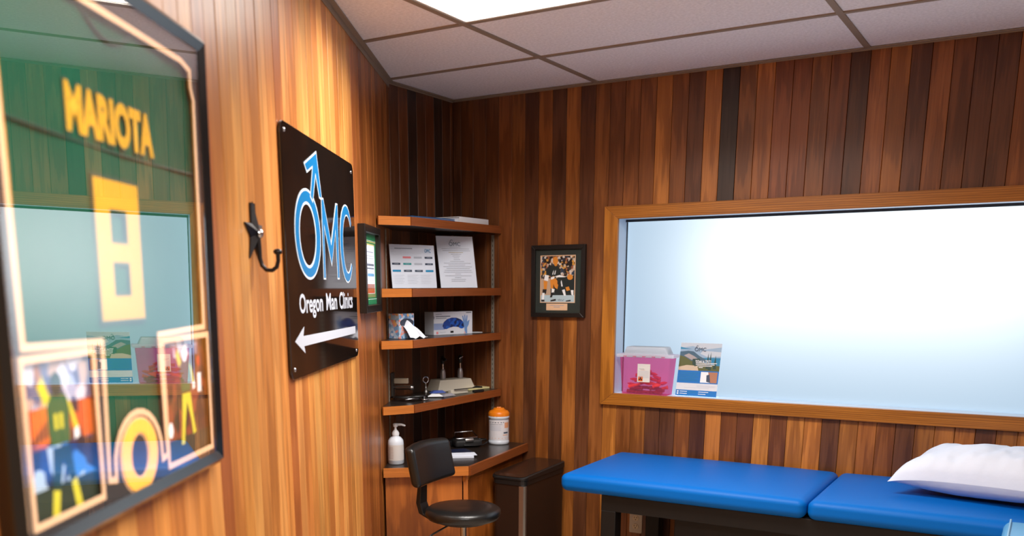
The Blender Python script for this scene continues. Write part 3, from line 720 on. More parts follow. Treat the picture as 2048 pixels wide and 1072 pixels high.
b.add(vs, fs1 + [tuple(range(n))[::-1]], BLKPL); b.add(vs, [(n+i, n+(i+1) % n, 2*n+(i+1) % n, 2*n+i) for i in range(n)] , BLKPL)
# curved top as strips across
ylv = [-.21, -.18, -.15, -.12, .0, .2]
b.build('lid', None, B)
tp = MB(); pts = []
ring = [(x*.94, y*.97) for x, y in lid]
left = sorted([p for p in ring if p[0] < 0], key=lambda p: p[1]); right = sorted([p for p in ring if p[0] > 0], key=lambda p: p[1])
k = min(len(left), len(right)); vs = []
for i in range(k): vs += [(left[i][0], left[i][1], top(*left[i])+.0003), (right[i][0], right[i][1], top(*right[i])+.0003)]
tp.add(vs, [(2*i, 2*i+1, 2*i+3, 2*i+2) for i in range(k-1)], lidm).build('lid_panel', None, B)
MB().prism([(bw-.03, -bl-.003), (bw-.006, -bl-.002), (bw+.002, -bl+.008), (bw+.003, -bl+.02), (bw-.004, -bl+.02), (bw-.006, -bl+.01), (bw-.03, -bl+.004)], .03, .6, STEEL).build('corner_strip', None, B)
MB().box(-.05, .05, -bl-.05, -bl+.02, .015, .03, STEEL).build('pedal', None, B)
MB().prism([(x, y) for x, y in rrect(-bw+.005, bw-.005, -bl+.005, bl-.005, .03)], 0, .02).build('base', BLKPL, B)

# ------------------------------------------------------------------ treatment table
VBLUE = mat('blue_vinyl', (0, 96, 180), .46, spec=.14, bump=(300, .05))
T = thing('treatment_table', 'blue vinyl padded treatment table with black frame under the window', 'treatment table', (0, 0, 0))
def pad(x0, x1, y0, y1, z0, z1):
    def f(co):
        co = co.copy(); hx, hy = (x1-x0)/2, (y1-y0)/2
        u = max(0, 1-(abs(co.x)/hx)**4); v = max(0, 1-(abs(co.y)/hy)**4)
        co.z += (.012*u*v - .010)*max(0, co.z/((z1-z0)/2))
        return co
    return rbox('cushion', (x1-x0, y1-y0, z1-z0), ((x0+x1)/2, (y0+y1)/2, (z0+z1)/2), .034, 6, VBLUE, T, f, 6)
TY0, TY1 = 3.69, 4.375
pad(-1.815, -.742, TY0, TY1, .662, .752); pad(-.738, .35, TY0, TY1, .662, .752)
TBK = mat('table_black', (16, 14, 13), .5, spec=.3)
RX0, RX1 = -1.62, .2
MB().box(RX0, RX1, TY0+.03, TY0+.065, .59, .664).build('rail', TBK, T, bevel=.003)
MB().box(RX0, RX1, TY1-.065, TY1-.03, .59, .664).build('rail', TBK, T, bevel=.003)
MB().box(RX0, RX0+.05, TY0+.065, TY1-.065, .59, .664).build('end_rail', TBK, T, bevel=.003)
MB().box(RX1-.05, RX1, TY0+.065, TY1-.065, .59, .664).build('end_rail', TBK, T, bevel=.003)
for x in (RX0, RX1-.07):
    for y_ in (TY0+.03, TY1-.1): MB().box(x, x+.07, y_, y_+.07, 0, .592).build('leg', TBK, T, bevel=.004)
MB().box(RX0+.32, RX1-.07, TY0+.09, TY1-.11, .16, .585).build('drawer_box', TBK, T, bevel=.004)

# side cushion against the front of the table, window sheen painted as lighter blue
VB2 = mat('blue_vinyl_sheen', (92, 162, 208), .34, bump=(300, .05))
sc_ = rbox('side_cushion', (.42, .33, .1), (.145, 3.522, .705), .03, 5, VB2, T, None, 2)
MB().tube([(-.045, 3.37, .7575), (-.045, 3.68, .7575)], .0035, 8, mat('vinyl_piping', (140, 190, 222), .35)).build('piping', None, sc_)

# pillow in a paper cover
PIL = mat('paper_pillow_cover', (208, 216, 232), .7, bump=(26, .35))
pt = bpy.data.meshes.new('pillow'); bm = bmesh.new(); bmesh.ops.create_grid(bm, x_segments=56, y_segments=44, size=1)
top_ = bm.faces[:]; import mathutils
vt = {}
def pz(u, v):
    e = (1-abs(u)**2.6)*(1-abs(v)**2.6); return max(0, e)**.52
noise = mathutils.noise
me = bpy.data.meshes.new('pillow'); vs = []; fs = []; nx, ny = 60, 46
def ppos(u, v, sgn):
    # corners pulled out, sides drawn in
    x = .33*u*(1-.09*(1-v*v)*abs(u)); y = .19*v*(1-.10*(1-u*u)*abs(v)**2)
    h = pz(u, v)
    wr = noise.noise(Vector((x*9, y*9, 1.3*sgn)))*.012 + noise.noise(Vector((x*26, y*20, 4*sgn)))*.006*(.4+abs(v)) + noise.turbulence(Vector((x*12, y*30, 2)), 3, True)*.006*(abs(v)**2)
    wr += (noise.turbulence(Vector((x*16+3, y*11, 5)), 4, True)-.5)*.016*max(0, -v)**1.5
    z = (.124*h + wr*1.5*h) if sgn > 0 else (-.074*h + wr*.25*h)
    return (x, y, z - .02*(abs(u*v))**4)
for sgn in (1, -1):
    o = len(vs)
    for j in range(ny+1):
        for i in range(nx+1): vs.append(ppos(-1+2*i/nx, -1+2*j/ny, sgn))
    for j in range(ny):
        for i in range(nx):
            q = o+j*(nx+1)+i; f_ = (q, q+1, q+nx+2, q+nx+1); fs.append(f_ if sgn > 0 else f_[::-1])
pl = MB().add(vs, fs, None, True).build('pillow', PIL)
pl.location = (-.125, 4.045, .836); pl.rotation_euler = (math.radians(2), math.radians(-1), math.radians(-12))
tag(pl, 'white pillow in crinkled paper cover lying on the blue table', 'pillow')
bm.free(); bpy.data.meshes.remove(pt); bpy.data.meshes.remove(me)

# ------------------------------------------------------------------ on the window sill
sz = WZ0
SH = thing('sharps_container', 'translucent pink sharps container with white lid on the window sill', 'sharps container', (-1.709, YW+.05, sz+.001), 0)
pk = bpy.data.materials.new('pink_translucent'); pk.use_nodes = True; nt = pk.node_tree; nt.nodes.clear()
out = nt.nodes.new('ShaderNodeOutputMaterial'); tr = nt.nodes.new('ShaderNodeBsdfTransparent'); tr.inputs[0].default_value = (1, .5, .7, 1)
tl = nt.nodes.new('ShaderNodeBsdfTranslucent'); tl.inputs[0].default_value = lin((252, 130, 170)) + (1,)
df = nt.nodes.new('ShaderNodeBsdfPrincipled'); df.inputs['Base Color'].default_value = lin((244, 130, 180)) + (1,); df.inputs['Roughness'].default_value = .3
m1 = nt.nodes.new('ShaderNodeMixShader'); m1.inputs[0].default_value = .45; m2 = nt.nodes.new('ShaderNodeMixShader'); m2.inputs[0].default_value = .3
nt.links.new(tl.outputs[0], m1.inputs[1]); nt.links.new(df.outputs[0], m1.inputs[2]); nt.links.new(m1.outputs[0], m2.inputs[2]); nt.links.new(tr.outputs[0], m2.inputs[1]); nt.links.new(m2.outputs[0], out.inputs[0])
def tub(x0, y0, x1, y1, z0, z1, mt, nm, par, th=.002):
    """open tapered tub: bottom half sizes x0,y0, top x1,y1"""
    vs = [(-x0,-y0,z0),(x0,-y0,z0),(x0,y0,z0),(-x0,y0,z0),(-x1,-y1,z1),(x1,-y1,z1),(x1,y1,z1),(-x1,y1,z1)]
    return MB().add(vs, [(0,3,2,1),(0,1,5,4),(1,2,6,5),(2,3,7,6),(3,0,4,7)], mt).build(nm, None, par)
tub(.118, .038, .132, .044, 0, .185, pk, 'tub', SH)
WHT = bpy.data.materials.new('white_translucent'); WHT.use_nodes = True; nt = WHT.node_tree; b_ = nt.nodes['Principled BSDF']; b_.inputs['Base Color'].default_value = lin((236, 242, 250))+(1,); b_.inputs['Roughness'].default_value = .35
tl = nt.nodes.new('ShaderNodeBsdfTranslucent'); tl.inputs[0].default_value = lin((250, 252, 255))+(1,); mx = nt.nodes.new('ShaderNodeMixShader'); mx.inputs[0].default_value = .75
nt.links.new(b_.outputs[0], mx.inputs[1]); nt.links.new(tl.outputs[0], mx.inputs[2]); nt.links.new(mx.outputs[0], nt.nodes['Material Output'].inputs[0])
ld_ = MB().box(-.15, .15, -.05, .05, .184, .2).build('lid', WHT, SH, bevel=.004)
MB().plate([(-.115, .2), (.118, .2), (.1, .236), (-.1, .236)], -.042, .042, WHT).build('lid_dome', None, ld_, bevel=.004)
for i in range(5): MB().box(-.112+i*.05, -.094+i*.05, -.0515, -.05, .187, .19, mat('pink_clip', (214, 70, 120), .4)).build('clip', None, ld_)
lb = MB().plate(rect(-.036, .03, .062, .152), -.0455, -.0435, mat('label_paper', (226, 222, 214), .6)).build('label', None, SH)
ORG = ink('biohazard_orange', (226, 104, 30))
bz = [(ORG, rect(-.031, -.007, .066, .09)), (DARKI, ell(-.019, .078, .003, .003, 10)), (DARKI, ell(-.019, .084, .004, .004, 10)), (DARKI, ell(-.0245, .0745, .004, .004, 10)), (DARKI, ell(-.0135, .0745, .004, .004, 10)), (LGREY, rect(-.034, .028, .143, .1435)), (GREY, rect(-.028, .0, .127, .1285)), (REDI, rect(-.02, .004, .122, .123))]
for i in range(5): bz.append((LGREY, rect(-.03, .024, .114-.007*i, .1155-.007*i)))
prints('label_print', lb, bz, -.0458)
syc = [mat('syringe_orange', (250, 120, 40), .4), mat('syringe_red', (214, 50, 50), .4), mat('syringe_maroon', (140, 44, 44), .4)]
random.seed(3)
for i in range(30):
    cx = -.085 + .17*((i*7) % 30)/29; top_h = .085*(1-(abs(cx)/.105)**2)+.012; lay = (i % 5)/4
    a = random.uniform(-.5, .5) + (math.pi if i % 2 else 0); ln = random.uniform(.02, .032)
    c = syc[[2, 0, 1, 2, 1][(i*3) % 5]]; y0 = random.uniform(-.022, .022); cz = .008 + top_h*lay
    dx, dz = math.cos(a)*ln, math.sin(a)*ln*.6
    cx = max(-.105+ln, min(.105-ln, cx))
    v0 = Vector((SH.location.x+cx-dx, SH.location.y+y0, sz+max(.008, cz-dz))); v1 = Vector((SH.location.x+cx+dx, SH.location.y+y0*.6, sz+max(.008, cz+dz))); d = v1-v0
    o = MB().tube([(0, 0, 0), d*.12, d*.13, d*.8, d*.82, d], [.009, .009, .0075, .0075, .005, .003], 8, c).build('syringe')
    o.location = v0; tag(o, 'used coloured syringe piled inside the pink sharps container', 'syringe', 'syringes inside the sharps container')

def sheet(name, label, cat, w, h, loc, rz, tilt, shapes, th=.002, group=None):
    t = thing(name, label, cat, loc, rz, group, tilt)
    sh = MB().plate(rect(-w/2, w/2, .002, h), -.0012, .0, PAPER).build('sheet', None, t)
    if shapes: prints('print', sh, [(m_, [(x*w-w/2, h-z*(h-.002)) for x, z in p]) for m_, p in shapes], -.0015)
    ac = MB().plate(rect(-w/2-.001, w/2+.001, .001, h+.001), .0005, .0022).build('stand_back', ACRYL, t)
    ft = MB().box(-w/2, w/2, .0025, .045, -.001, .001).build('stand_foot', ACRYL, ac); ft.rotation_euler = (-tilt, 0, 0)
    return t
def R(x0, x1, y0, y1): return [(x0, y0), (x1, y0), (x1, y1), (x0, y1)]
# flyer: mountain view, blue panels
SKY = ink('flyer_sky', (150, 176, 200)); CLD = ink('flyer_cloud', (196, 204, 214)); LAKE = ink('flyer_lake', (40, 130, 170)); MTN = ink('flyer_mountain', (70, 100, 120)); MTR = ink('flyer_rock', (170, 160, 160)); OLV = ink('flyer_olive', (92, 96, 52)); PIN = ink('flyer_pine', (44, 70, 62)); SAND = ink('flyer_sand', (206, 186, 160)); PALEG = ink('flyer_pale', (214, 218, 226))
fs_ = [(SKY, R(0, 1, 0, .52)), (CLD, [(0, 0), (1, 0), (1, .07), (.6, .12), (.3, .06), (0, .1)]), (CLD, [(.55, .14), (1, .16), (1, .24), (.7, .26), (.5, .2)]), (LAKE, [(0, .08), (.12, .1), (.3, .12), (.1, .12), (0, .12)]), (LAKE, [(.5, .28), (.75, .27), (1, .27), (1, .52), (.5, .52)]),
       (MTN, [(0, .17), (.2, .15), (.33, .16), (.5, .25), (.66, .31), (.66, .36), (0, .34)]), (MTR, [(.1, .24), (.22, .2), (.36, .25), (.46, .3), (.3, .32), (.2, .28)]), (OLV, [(0, .24), (.14, .27), (.3, .34), (.52, .34), (.7, .4), (1, .42), (1, .52), (0, .52)]), (SAND, [(0, .46), (.2, .42), (.46, .43), (.5, .52), (0, .52)]), (PIN, [(.33, .3), (.5, .29), (.52, .4), (.4, .44), (.33, .4)])]
for x_, t_, hh in ((.7, .18, .3), (.76, .16, .34), (.88, .22, .26)): fs_.append((PIN, [(x_, t_), (x_+.04, t_+hh), (x_-.04, t_+hh)]))
fs_ += [(BLUEI, R(0, 1, .52, .76)), (WHITEI, R(.57, .97, .54, .74)), (ink('flyer_rust', (176, 120, 92)), [(.74, .54), (.97, .54), (.97, .74), (.82, .74)]), (SLATE, [(.71, .6), (.78, .58), (.82, .74), (.72, .72)]), (PALEG, R(0, 1, .76, .89)), (BLUEI, R(0, 1, .89, 1)),
        (WHITEI, R(.03, .07, .91, .935)), (WHITEI, R(.03, .07, .95, .975)), (WHITEI, R(.1, .28, .915, .925)), (WHITEI, R(.1, .28, .955, .965)), (WHITEI, R(.56, .8, .915, .925)), (WHITEI, R(.56, .74, .955, .965)), (LAKE, R(.3, .5, .925, .932)), (LGREY, R(.2, .8, .845, .85)), (LGREY, R(.5, .95, .8, .804)), (LGREY, R(.5, .95, .82, .824))]
for i in range(5): fs_.append((LAKE, R(.04, .52-.06*(i % 2), .56+.035*i, .568+.035*i)))
for i, (p, q) in enumerate(((.42, .93), (.42, .88), (.46, .82), (.5, .6))): fs_.append((WHITEI, R(p, q, .368+.028*i, .38+.028*i)))
FL = sheet('flyer', 'printed flyer with mountain view and blue panels standing on the window sill', 'flyer', .208, .262, (-1.455, YW+.048, sz+.001), math.radians(-2), math.radians(-11), fs_)
text('title', 'What is TRT?', FL, -.02, .06, .168, .179, -.0046, WHITEI, .02)
text('logo', 'OMC', FL, -.03, .028, .222, .24, -.0046, SLATE, .0)
MB().tube([(-.025, -.0047, .239), (-.018, -.0047, .25), (-.012, -.0047, .246)], .001, 5, SLATE).build('logo_arrow', None, FL)

# ------------------------------------------------------------------ on the shelves
random.seed(11)
def rz_of(p, q): return math.atan2(q[1]-p[1], q[0]-p[0])
# top shelf
z = SZ[0]+.001
bd = thing('folder', 'blue folder lying on the topmost corner shelf', 'folder', (-2.652, 3.80, z), math.radians(84))
MB().box(-.16, .16, -.11, .11, 0, .003).build('cover', mat('blue_cover', (20, 84, 140), .4), bd)
MB().box(-.155, .155, -.105, .105, .0032, .006).build('pages', PAPER, bd)
MB().box(-.16, .16, -.11, .11, .0062, .009).build('cover', MATS['blue_cover'], bd)
bn = thing('binder', 'white binder lying flat on the topmost corner shelf', 'binder', (-2.652, 4.155, z), math.radians(90))
MB().box(-.14, .14, -.11, .11, 0, .003, WHITEPL).box(-.14, .14, -.11, .11, .024, .027, WHITEPL).box(-.14, .14, -.11, -.107, .003, .024, WHITEPL).build('cover', None, bn, bevel=.001)
MB().box(-.135, .138, -.105, .1, .0035, .022).build('pages', PAPER, bn)
# notices on the second shelf
z = SZ[1]+.001
n1 = [(LGREY, R(.02, .25, .1+.0, .108)), (GREY, R(.11, .5, .075, .1))]
for i in range(4): n1.append((LGREY, R(.03, .9-.1*i, .14+.03*i, .144+.03*i)))
row = [(.27, [(None, 0), (PINK, 1), (LGREY, 2), (SLATE, 3)]), (.42, [(SLATE, 0), (TEAL, 1), (LGREY, 2), (SLATE, 3)]), (.58, [(AZURE, 0), (SLATE, 1), (SLATE, 2), (AZURE, 3)])]
for yy, cs in row:
    for m_, kx in cs:
        if m_:
            x_ = .03+kx*.245; n1.append((m_, R(x_, x_+.18, yy, yy+.045)))
            if m_ in (SLATE, TEAL): n1.append((LGREY, R(x_+.05, x_+.14, yy+.018, yy+.026)))
for cxx in (.03, .34, .64):
    for i in range(6): n1.append((LGREY, R(cxx, cxx+.24-.03*(i % 2), .7+.038*i, .704+.038*i)))
p, q = (-2.72, 3.69), (-2.643, 3.958)
N1 = sheet('notice', 'landscape printed notice with coloured boxes on the second corner shelf', 'notice', .279, .208, ((p[0]+q[0])/2, (p[1]+q[1])/2, z), rz_of(p, q), math.radians(-6), n1)
text('logo', 'OMC', N1, .075, .115, .172, .19, -.0036, AZURE, .0)
n2 = []
for i, (a_, c_) in enumerate(((.12, .88), (.14, .9), (.3, .7), (.36, .64), (.4, .6), (.42, .58), (.42, .6), (.32, .7), (.14, .88), (.26, .72), (.12, .9), (.2, .84), (.14, .88), (.12, .9), (.42, .58), (.14, .86), (.4, .58), (.3, .7), (.3, .68))):
    n2.append((GREY if i not in (2,) else ink('ochre', (170, 150, 90)), R(a_, c_, .24+.035*i, .2475+.035*i)))
p, q = (-2.66, 4.02), (-2.556, 4.208)
N2 = sheet('notice', 'tall printed notice with centred text leaning back on the second corner shelf', 'notice', .212, .264, ((p[0]+q[0])/2, (p[1]+q[1])/2, z+.0), rz_of(p, q), math.radians(-12), n2)
text('logo', 'OMC', N2, -.036, .03, .214, .234, -.0026, ink('logo_slate', (90, 118, 140)), .0)
MB().tube([(-.03, -.003, .235), (-.02, -.003, .246), (-.012, -.003, .242)], .0012, 5, MATS['print_logo_slate']).build('logo_arrow', None, N2)
MB().flat(rect(-.034, .028, .206, .208), -.0026, LGREY).build('logo_caption', None, N2)
# tissues
z = SZ[2]+.001
FLW = vor('floral_card', [(150, 186, 216), (190, 206, 226), (120, 160, 204), (232, 176, 116), (170, 200, 226), (210, 214, 230), (226, 150, 140), (96, 130, 176)], 70, 6)
TB = thing('tissue_box', 'floral blue tissue box on the third corner shelf', 'tissue box', (-2.662, 3.672, z), math.radians(80))
MB().box(-.05, .05, -.04, .034, 0, .118).build('carton', FLW, TB, bevel=.002)
MB().plate(ell(.0, .075, .046, .02, 18), -.0412, -.0402, mat('dark_opening', (52, 58, 76), .7)).build('opening', None, TB)
vs = []; fs = []
for j in range(9):
    for i in range(9):
        u, v = i/8-.5, j/8; x_ = u*(.06+.05*v)+.03*v; y_ = -.04-.055*v; zz = .075-.07*v**1.5+.012*math.cos(u*9)*(1-v*.4)-.02*abs(u)
        vs.append((x_, y_, max(zz, .004+.004*math.cos(u*14))))
for j in range(8):
    for i in range(8): fs.append((j*9+i, j*9+i+1, j*9+i+10, j*9+i+9))
ts = MB().add(vs, fs, None, False).build('tissue', mat('tissue_paper', (226, 230, 242), .8), TB)
so = ts.modifiers.new('s', 'SOLIDIFY'); so.thickness = .0012
# glove box
p, q = (-2.685, 3.985), (-2.607, 4.24); ang = rz_of(p, q)
GB = thing('glove_box', 'white disposable glove box with blue glove picture on the third corner shelf', 'box', ((p[0]+q[0])/2, (p[1]+q[1])/2, z), ang)
gw, gh = .262, .116
MB().box(-gw/2, gw/2, 0, .075, 0, gh, mat('white_card', (224, 226, 236), .5)).build('carton', None, GB, bevel=.001)
def gp_(x, y_): return (-gw/2+x*gw, gh-y_*gh)
def G_(*pts): return [gp_(*p_) for p_ in pts]
bean = [(.22, .62), (.25, .45), (.34, .32), (.46, .26), (.58, .27), (.7, .36), (.78, .5), (.8, .62), (.76, .74), (.7, .76), (.62, .68), (.5, .66), (.4, .7), (.32, .76), (.25, .74)]
BL1 = vor('glove_blue', [(16, 60, 150), (10, 40, 100), (24, 90, 190), (8, 30, 80)], 60, 7)
HND = ink('glove_hand', (112, 150, 206))
sh_ = [(ink('lilac', (150, 166, 210)), G_(*R(.0, .28, .5, .78))), (BL1, G_(*bean)), (HND, G_((.8, .98), (.78, .7), (.76, .5), (.73, .2), (.755, .19), (.79, .42), (.785, .16), (.81, .155), (.825, .42), (.845, .18), (.87, .18), (.86, .46), (.9, .4), (.925, .38), (.9, .6), (.86, .72), (.86, .98))), (ink('cuff_pink', (230, 180, 180)), G_(*R(.78, .81, .9, .98))),
       (GREY, G_(*R(.05, .2, .09, .115))), (SLATE, G_(*R(.05, .42, .18, .21))), (GREY, G_(*R(.05, .32, .26, .29))), (SLATE, G_(*R(.83, .97, .04, .07))), (PINK, G_(*R(.06, .11, .86, .96))), (DARKI, G_(*R(.42, .5, .84, .93))), (LGREY, G_(*R(.14, .3, .88, .9))), (NAVY, G_(*R(.0, .012, .18, .3)))]
prints('print', GB, sh_, -.0004)
cdp = MB().box(-.05, .05, -.03, .03, 0, .003, WHITEPL).build('card', None); cdp.location = (-2.66, 4.315, z); cdp.rotation_euler = (0, 0, 1.2)
tag(cdp, 'small white card lying behind the glove box on the third shelf', 'card')

# lowest shelf: instruments
z = SZ[3]+.001
BEIGE = mat('beige_plastic', (206, 198, 182), .45)
cb = thing('instrument_charger', 'beige charging base on the lowest corner shelf with two instrument handles', 'charger', (-2.735, 4.225, z), math.radians(68))
def trap(x0, x1, y0, y1, h, k, mt, nm, par):
    vs = [(x0,y0,0),(x1,y0,0),(x1,y1,0),(x0,y1,0),(x0+k,y0+k*.5,h),(x1-k,y0+k*.5,h),(x1-k,y1-k*.3,h),(x0+k,y1-k*.3,h)]
    return MB().add(vs, [(0,3,2,1),(4,5,6,7),(0,1,5,4),(1,2,6,5),(2,3,7,6),(3,0,4,7)], mt).build(nm, None, par, bevel=.003)
trap(-.125, .125, -.055, .06, .06, .024, BEIGE, 'base', cb)
DGRIP = mat('knurled_grip', (168, 164, 166), .4, .7)
for x_, lab, hd in ((-.055, 'otoscope', 0), (.06, 'ophthalmoscope', 1)):
    t = thing(lab, 'chrome handled %s standing in the charger, %s' % (lab, 'nearer the tissue side' if hd == 0 else 'nearer the window wall'), 'instrument', cb.matrix_basis @ Vector((x_, .0, .061)), math.radians(68))
    MB().lathe([(.0135, 0), (.0155, .01), (.015, .035), (.0125, .045), (.0095, .052)], 16, DGRIP).build('handle', None, t)
    MB().lathe([(.006, .052), (.0068, .06), (.0045, .066), (.0058, .075), (.0048, .082)], 14, CHROME).build('neck', None, t)
    hb = MB().lathe([(.006, .082), (.011, .09), (.013, .105), (.011, .118), (.005, .124)], 14, BLKPL).build('head', None, t)
    if hd: MB().tube([(-.012, -.008, .106), (-.004, -.014, .112), (.01, -.012, .116)], .003, 8, CHROME).build('lens_rim', None, hb)
    else: MB().lathe([(.011, 0), (.008, -.014), (.004, -.026)], 14, BLKPL, (0, -.008, .106), 'y').build('speculum', None, hb)
# handle and bracket lying at the left
hb = thing('diagnostic_torch', 'chrome instrument handle on a wall bracket at the left of the lowest shelf', 'instrument', lw(-.12, .008, z+.045), LROT - math.pi/2)
MB().box(-.006, .004, -.03, .03, -.028, .085, mat('bracket_grey', (60, 54, 50), .5)).build('bracket', None, hb)
MB().box(.004, .075, .0, .026, .03, .056, mat('beige_block', (186, 172, 150), .5)).build('holder', None, hb, bevel=.003)
MB().lathe([(.006, 0), (.006, .012), (.01, .016), (.01, .085), (.013, .088), (.013, .096), (.008, .104)], 18, STEEL, (.0, -.012, .012), 'x').build('handle', None, hb)
rt_ = thing('ring_tool', 'chrome ring ended tool standing on the lowest shelf', 'instrument', (-2.79, 4.06, z), math.radians(60))
MB().lathe([(.013, 0), (.013, .004), (.008, .008), (.007, .018), (.009, .02), (.005, .026), (.004, .04), (.006, .044), (.003, .05)], 16, STEEL).build('stem', None, rt_)
MB().tube([(.016*math.cos(a), 0, .066+.016*math.sin(a)) for a in [2*math.pi*i/24 for i in range(24)]], .0038, 8, CHROME, True).build('ring', None, rt_)
# stethoscope: coiled black tube with chrome ear tubes
sto = thing('stethoscope', 'black stethoscope coiled at the front of the lowest corner shelf', 'stethoscope', (-2.66, 3.72, z), math.radians(30))
path = []
for i in range(70):
    a = i*.28; r = .05+.012*math.sin(i*.37); path.append((r*1.25*math.cos(a)+.02*math.sin(i*.1), r*.75*math.sin(a)+.012*math.cos(i*.23), .006+.0009*(i % 23)))
MB().tube(path, .0045, 8, BLKPL).build('tubing', None, sto)
MB().tube([(.04, -.02, .012), (.0, -.04, .016), (-.04, -.036, .012), (-.06, -.02, .01)], .0028, 8, CHROME).build('ear_tube', None, sto)
MB().tube([(.05, -.03, .012), (.02, -.055, .014), (-.01, -.056, .01)], .0028, 8, CHROME).build('ear_tube', None, sto)
MB().lathe([(.02, 0), (.022, .004), (.018, .009), (.008, .011), (.006, .016)], 20, CHROME, (.075, .02, .0)).build('chest_piece', None, sto)
# packets
for i, (x_, y_, dz, rr, c, lab) in enumerate(((-2.622, 3.90, .004, .5, WHITEPL, 'white foil packet, lowest of the small packets on the lowest shelf'), (-2.60, 3.975, .0, 1.2, mat('silver_foil', (200, 200, 210), .3, .6), 'silver foil packet at the shelf edge on the lowest shelf'), (-2.645, 3.955, .015, .9, mat('packet_blue', (60, 80, 150), .4), 'blue and white packet on top of the other packets on the lowest shelf'))):
    o = MB().add([(-.04, -.022, 0), (.04, -.024, .002), (.042, .022, 0), (-.038, .024, .001), (-.02, -.01, .012), (.022, -.012, .014), (.02, .012, .011), (-.018, .012, .013)], [(0, 1, 5, 4), (1, 2, 6, 5), (2, 3, 7, 6), (3, 0, 4, 7), (4, 5, 6, 7), (0, 3, 2, 1)], c).build('packet', None)
    o.location = (x_, y_, z+dz); o.rotation_euler = (0, 0, rr); tag(o, lab, 'packet', 'small packets on the lowest shelf')
nb = MB().box(-.08, .08, -.05, .05, 0, .008, mat('yellow_paper', (228, 218, 160), .7)).build('notepad', None, bevel=.001); nb.location = (-2.665, 4.335, z); nb.rotation_euler = (0, 0, 1.35)
tag(nb, 'pale yellow notepad beside the charger on the lowest shelf', 'notepad')
pb = MB().box(-.06, .06, -.012, .012, 0, .022, BEIGE).build('tongue_depressor_box', None, bevel=.002); pb.location = (-2.612, 4.10, z); pb.rotation_euler = (0, 0, 1.3)
tag(pb, 'slim beige box in front of the charging base', 'box')
pen = thing('reflex_hammer', 'black handled tool lying in front of the yellow notepad', 'instrument', (-2.578, 4.14, z+.024), math.radians(72))
MB().tube([(-.09, 0, 0), (.03, 0, 0), (.06, .004, .004), (.1, 0, .0)], [.0025, .0025, .006, .004], 8, BLKPL).build('shaft', None, pen)
MB().box(.02, .09, -.03, -.012, -.022, -.01, BLKPL).build('head', None, pen, bevel=.003)

# ------------------------------------------------------------------ on the desk
z = DZ+.001
pb = thing('pump_bottle', 'white pump bottle of hand sanitiser at the left end of the desk', 'bottle', (-2.63, 3.565, z), math.radians(30))
BOT = mat('bottle_plastic', (214, 220, 230), .3)
MB().lathe([(.034, 0), (.038, .004), (.038, .1), (.036, .115), (.026, .128), (.016, .134), (.015, .14)], 28, BOT).build('bottle', None, pb)
MB().lathe([(.017, .138), (.018, .15), (.012, .16), (.006, .166), (.005, .182)], 20, WHITEPL).build('pump_collar', None, pb)
MB().lathe([(.011, .18), (.012, .192), (.008, .196)], 16, WHITEPL).build('pump_head', None, pb)
MB().tube([(0, 0, .19), (.03, 0, .19), (.048, 0, .184)], [.007, .0055, .004], 10, WHITEPL).build('spout', None, pb)
lbm = mat('bottle_label', (206, 200, 196), .5)
MB().lathe([(.0384, .02), (.0384, .095)], 28, lbm).build('label', None, pb)
lines = MB()
for i in range(10):
    for a in [math.radians(-150+8*j) for j in range(6)]:
        lines.add([(.0386*math.cos(a), .0386*math.sin(a), .028+.006*i), (.0386*math.cos(a+.13), .0386*math.sin(a+.13), .028+.006*i), (.0386*math.cos(a+.13), .0386*math.sin(a+.13), .03+.006*i), (.0386*math.cos(a), .0386*math.sin(a), .03+.006*i)], [(0, 1, 2, 3)], ink('label_tan', (176, 150, 140)))
lines.build('label_print', None, pb)
wc = thing('wipes_canister', 'white disinfectant wipes canister with orange lid at the right end of the desk', 'canister', (-2.498, 4.33, z), math.radians(30))
MB().lathe([(.052, 0), (.056, .004), (.056, .016), (.054, .018), (.054, .138), (.057, .14), (.057, .15), (.055, .152)], 36, BOT).build('tub', None, wc)
ol = mat('orange_lid', (236, 130, 24), .3)
lid_ = MB().lathe([(.0565, .152), (.057, .168), (.05, .178), (.036, .184), (.03, .188), (.028, .194), (.004, .195)], 36, ol).build('lid', None, wc)
MB().box(-.012, .012, -.012, .012, .194, .199, ol).build('lid_tab', None, lid_, bevel=.002)
lb_ = MB().lathe([(.0545, .024), (.0545, .132)], 36, mat('canister_label', (226, 222, 226), .5)).build('label', None, wc)
lp = MB()
def arcq(a0, a1, z0, z1, mt, r=.0548, n=6):
    for i in range(n):
        p0 = math.radians(a0+(a1-a0)*i/n); p1 = math.radians(a0+(a1-a0)*(i+1)/n)
        lp.add([(r*math.cos(p0), r*math.sin(p0), z0), (r*math.cos(p1), r*math.sin(p1), z0), (r*math.cos(p1), r*math.sin(p1), z1), (r*math.cos(p0), r*math.sin(p0), z1)], [(0, 1, 2, 3)], mt)
arcq(-160, -60, .118, .122, SLATE); arcq(-150, -70, .108, .111, GREY); arcq(-165, -158, .06, .115, ink('label_orange', (226, 160, 120)))
for i in range(6): arcq(-150, -75-6*(i % 2), .076+.005*i, .078+.005*i, LGREY)
arcq(-66, -34, .05, .054, MATS['print_label_orange']); arcq(-62, -30, .06, .068, SLATE, .0548); arcq(-150, -30, .034, .036, MATS['print_label_orange']); arcq(-56, -20, .09, .12, MATS['print_label_orange'])
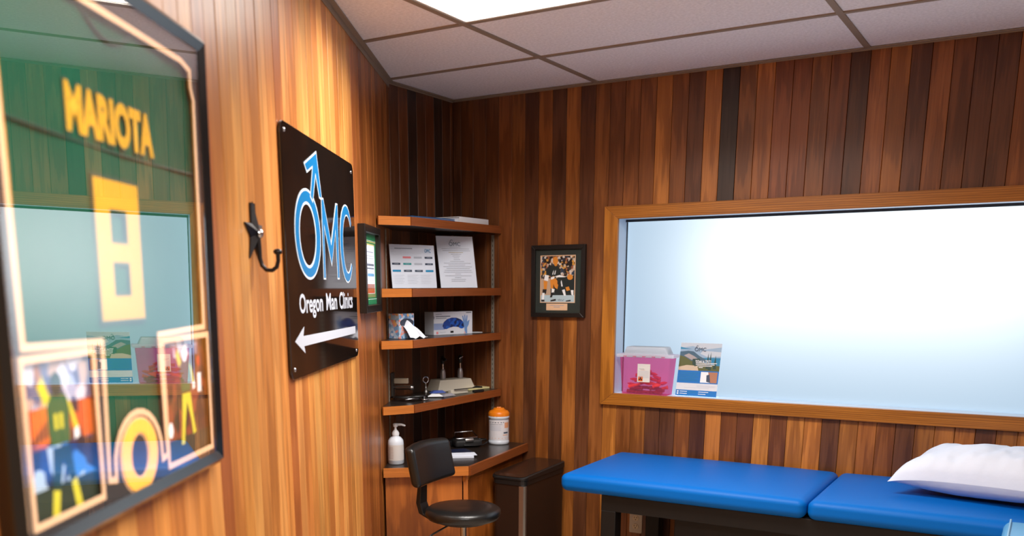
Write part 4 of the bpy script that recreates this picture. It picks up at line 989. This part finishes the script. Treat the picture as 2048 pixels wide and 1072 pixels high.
lp.build('label_print', None, lb_)
# blood pressure cuff set
cf = thing('blood_pressure_cuff', 'black rolled blood pressure cuff with chrome frame on the desk', 'blood pressure cuff', (-2.60, 4.16, z), math.radians(50))
rbox('cuff', (.15, .095, .04), (0, 0, .021), .014, 4, mat('black_nylon', (26, 25, 26), .6, bump=(300, .2)), cf, None, 1)
MB().tube([(-.06, .03, .05), (-.05, .05, .07), (.05, .05, .072), (.062, .01, .05), (.06, .0, .046), (-.05, .0, .042), (-.062, .01, .044)], .0032, 8, CHROME, True).build('wire_frame', None, cf)
MB().lathe([(.011, -.022), (.012, -.018), (.012, .018), (.011, .022)], 16, STEEL, (-.0, -.046, .04), 'x').build('valve', None, cf)
MB().tube([(.07, -.02, .03), (.1, -.03, .036), (.108, .0, .032), (.09, .03, .03), (.07, .03, .03)], .005, 8, BLKPL).build('hose', None, cf)
MB().tube([(-.03, -.05, .014), (.03, -.062, .012), (.08, -.05, .012), (.11, -.02, .02)], .004, 8, BLKPL).build('hose', None, cf)
bk = MB().box(-.09, .09, -.06, .06, 0, .03, mat('black_case', (22, 21, 23), .5)).build('black_case', None, bevel=.006); bk.location = (-2.745, 4.08, z); bk.rotation_euler = (0, 0, 1.2)
tag(bk, 'flat black case behind the blood pressure cuff on the desk', 'case')
fdn = MB().box(-.08, .08, -.055, .055, 0, .006, mat('navy_cover', (26, 34, 64), .45)).build('booklet', None, bevel=.001); fdn.location = (-2.555, 3.97, z); fdn.rotation_euler = (0, 0, .9)
tag(fdn, 'dark navy booklet lying on the desk behind the chair', 'booklet')
for i, (x_, y_, r_, dz, lab) in enumerate(((-2.475, 3.865, .62, .0, 'white paper pad at the front of the desk, under a loose sheet'), (-2.468, 3.878, .72, .0105, 'loose white sheet lying on the paper pad on the desk'))):
    o = MB().box(-.085, .085, -.04, .04, 0, .01 if i == 0 else .002, PAPER).build('paper_pad' if i == 0 else 'loose_sheet', None); o.location = (x_, y_, z+dz); o.rotation_euler = (0, 0, r_); tag(o, lab, 'paper')
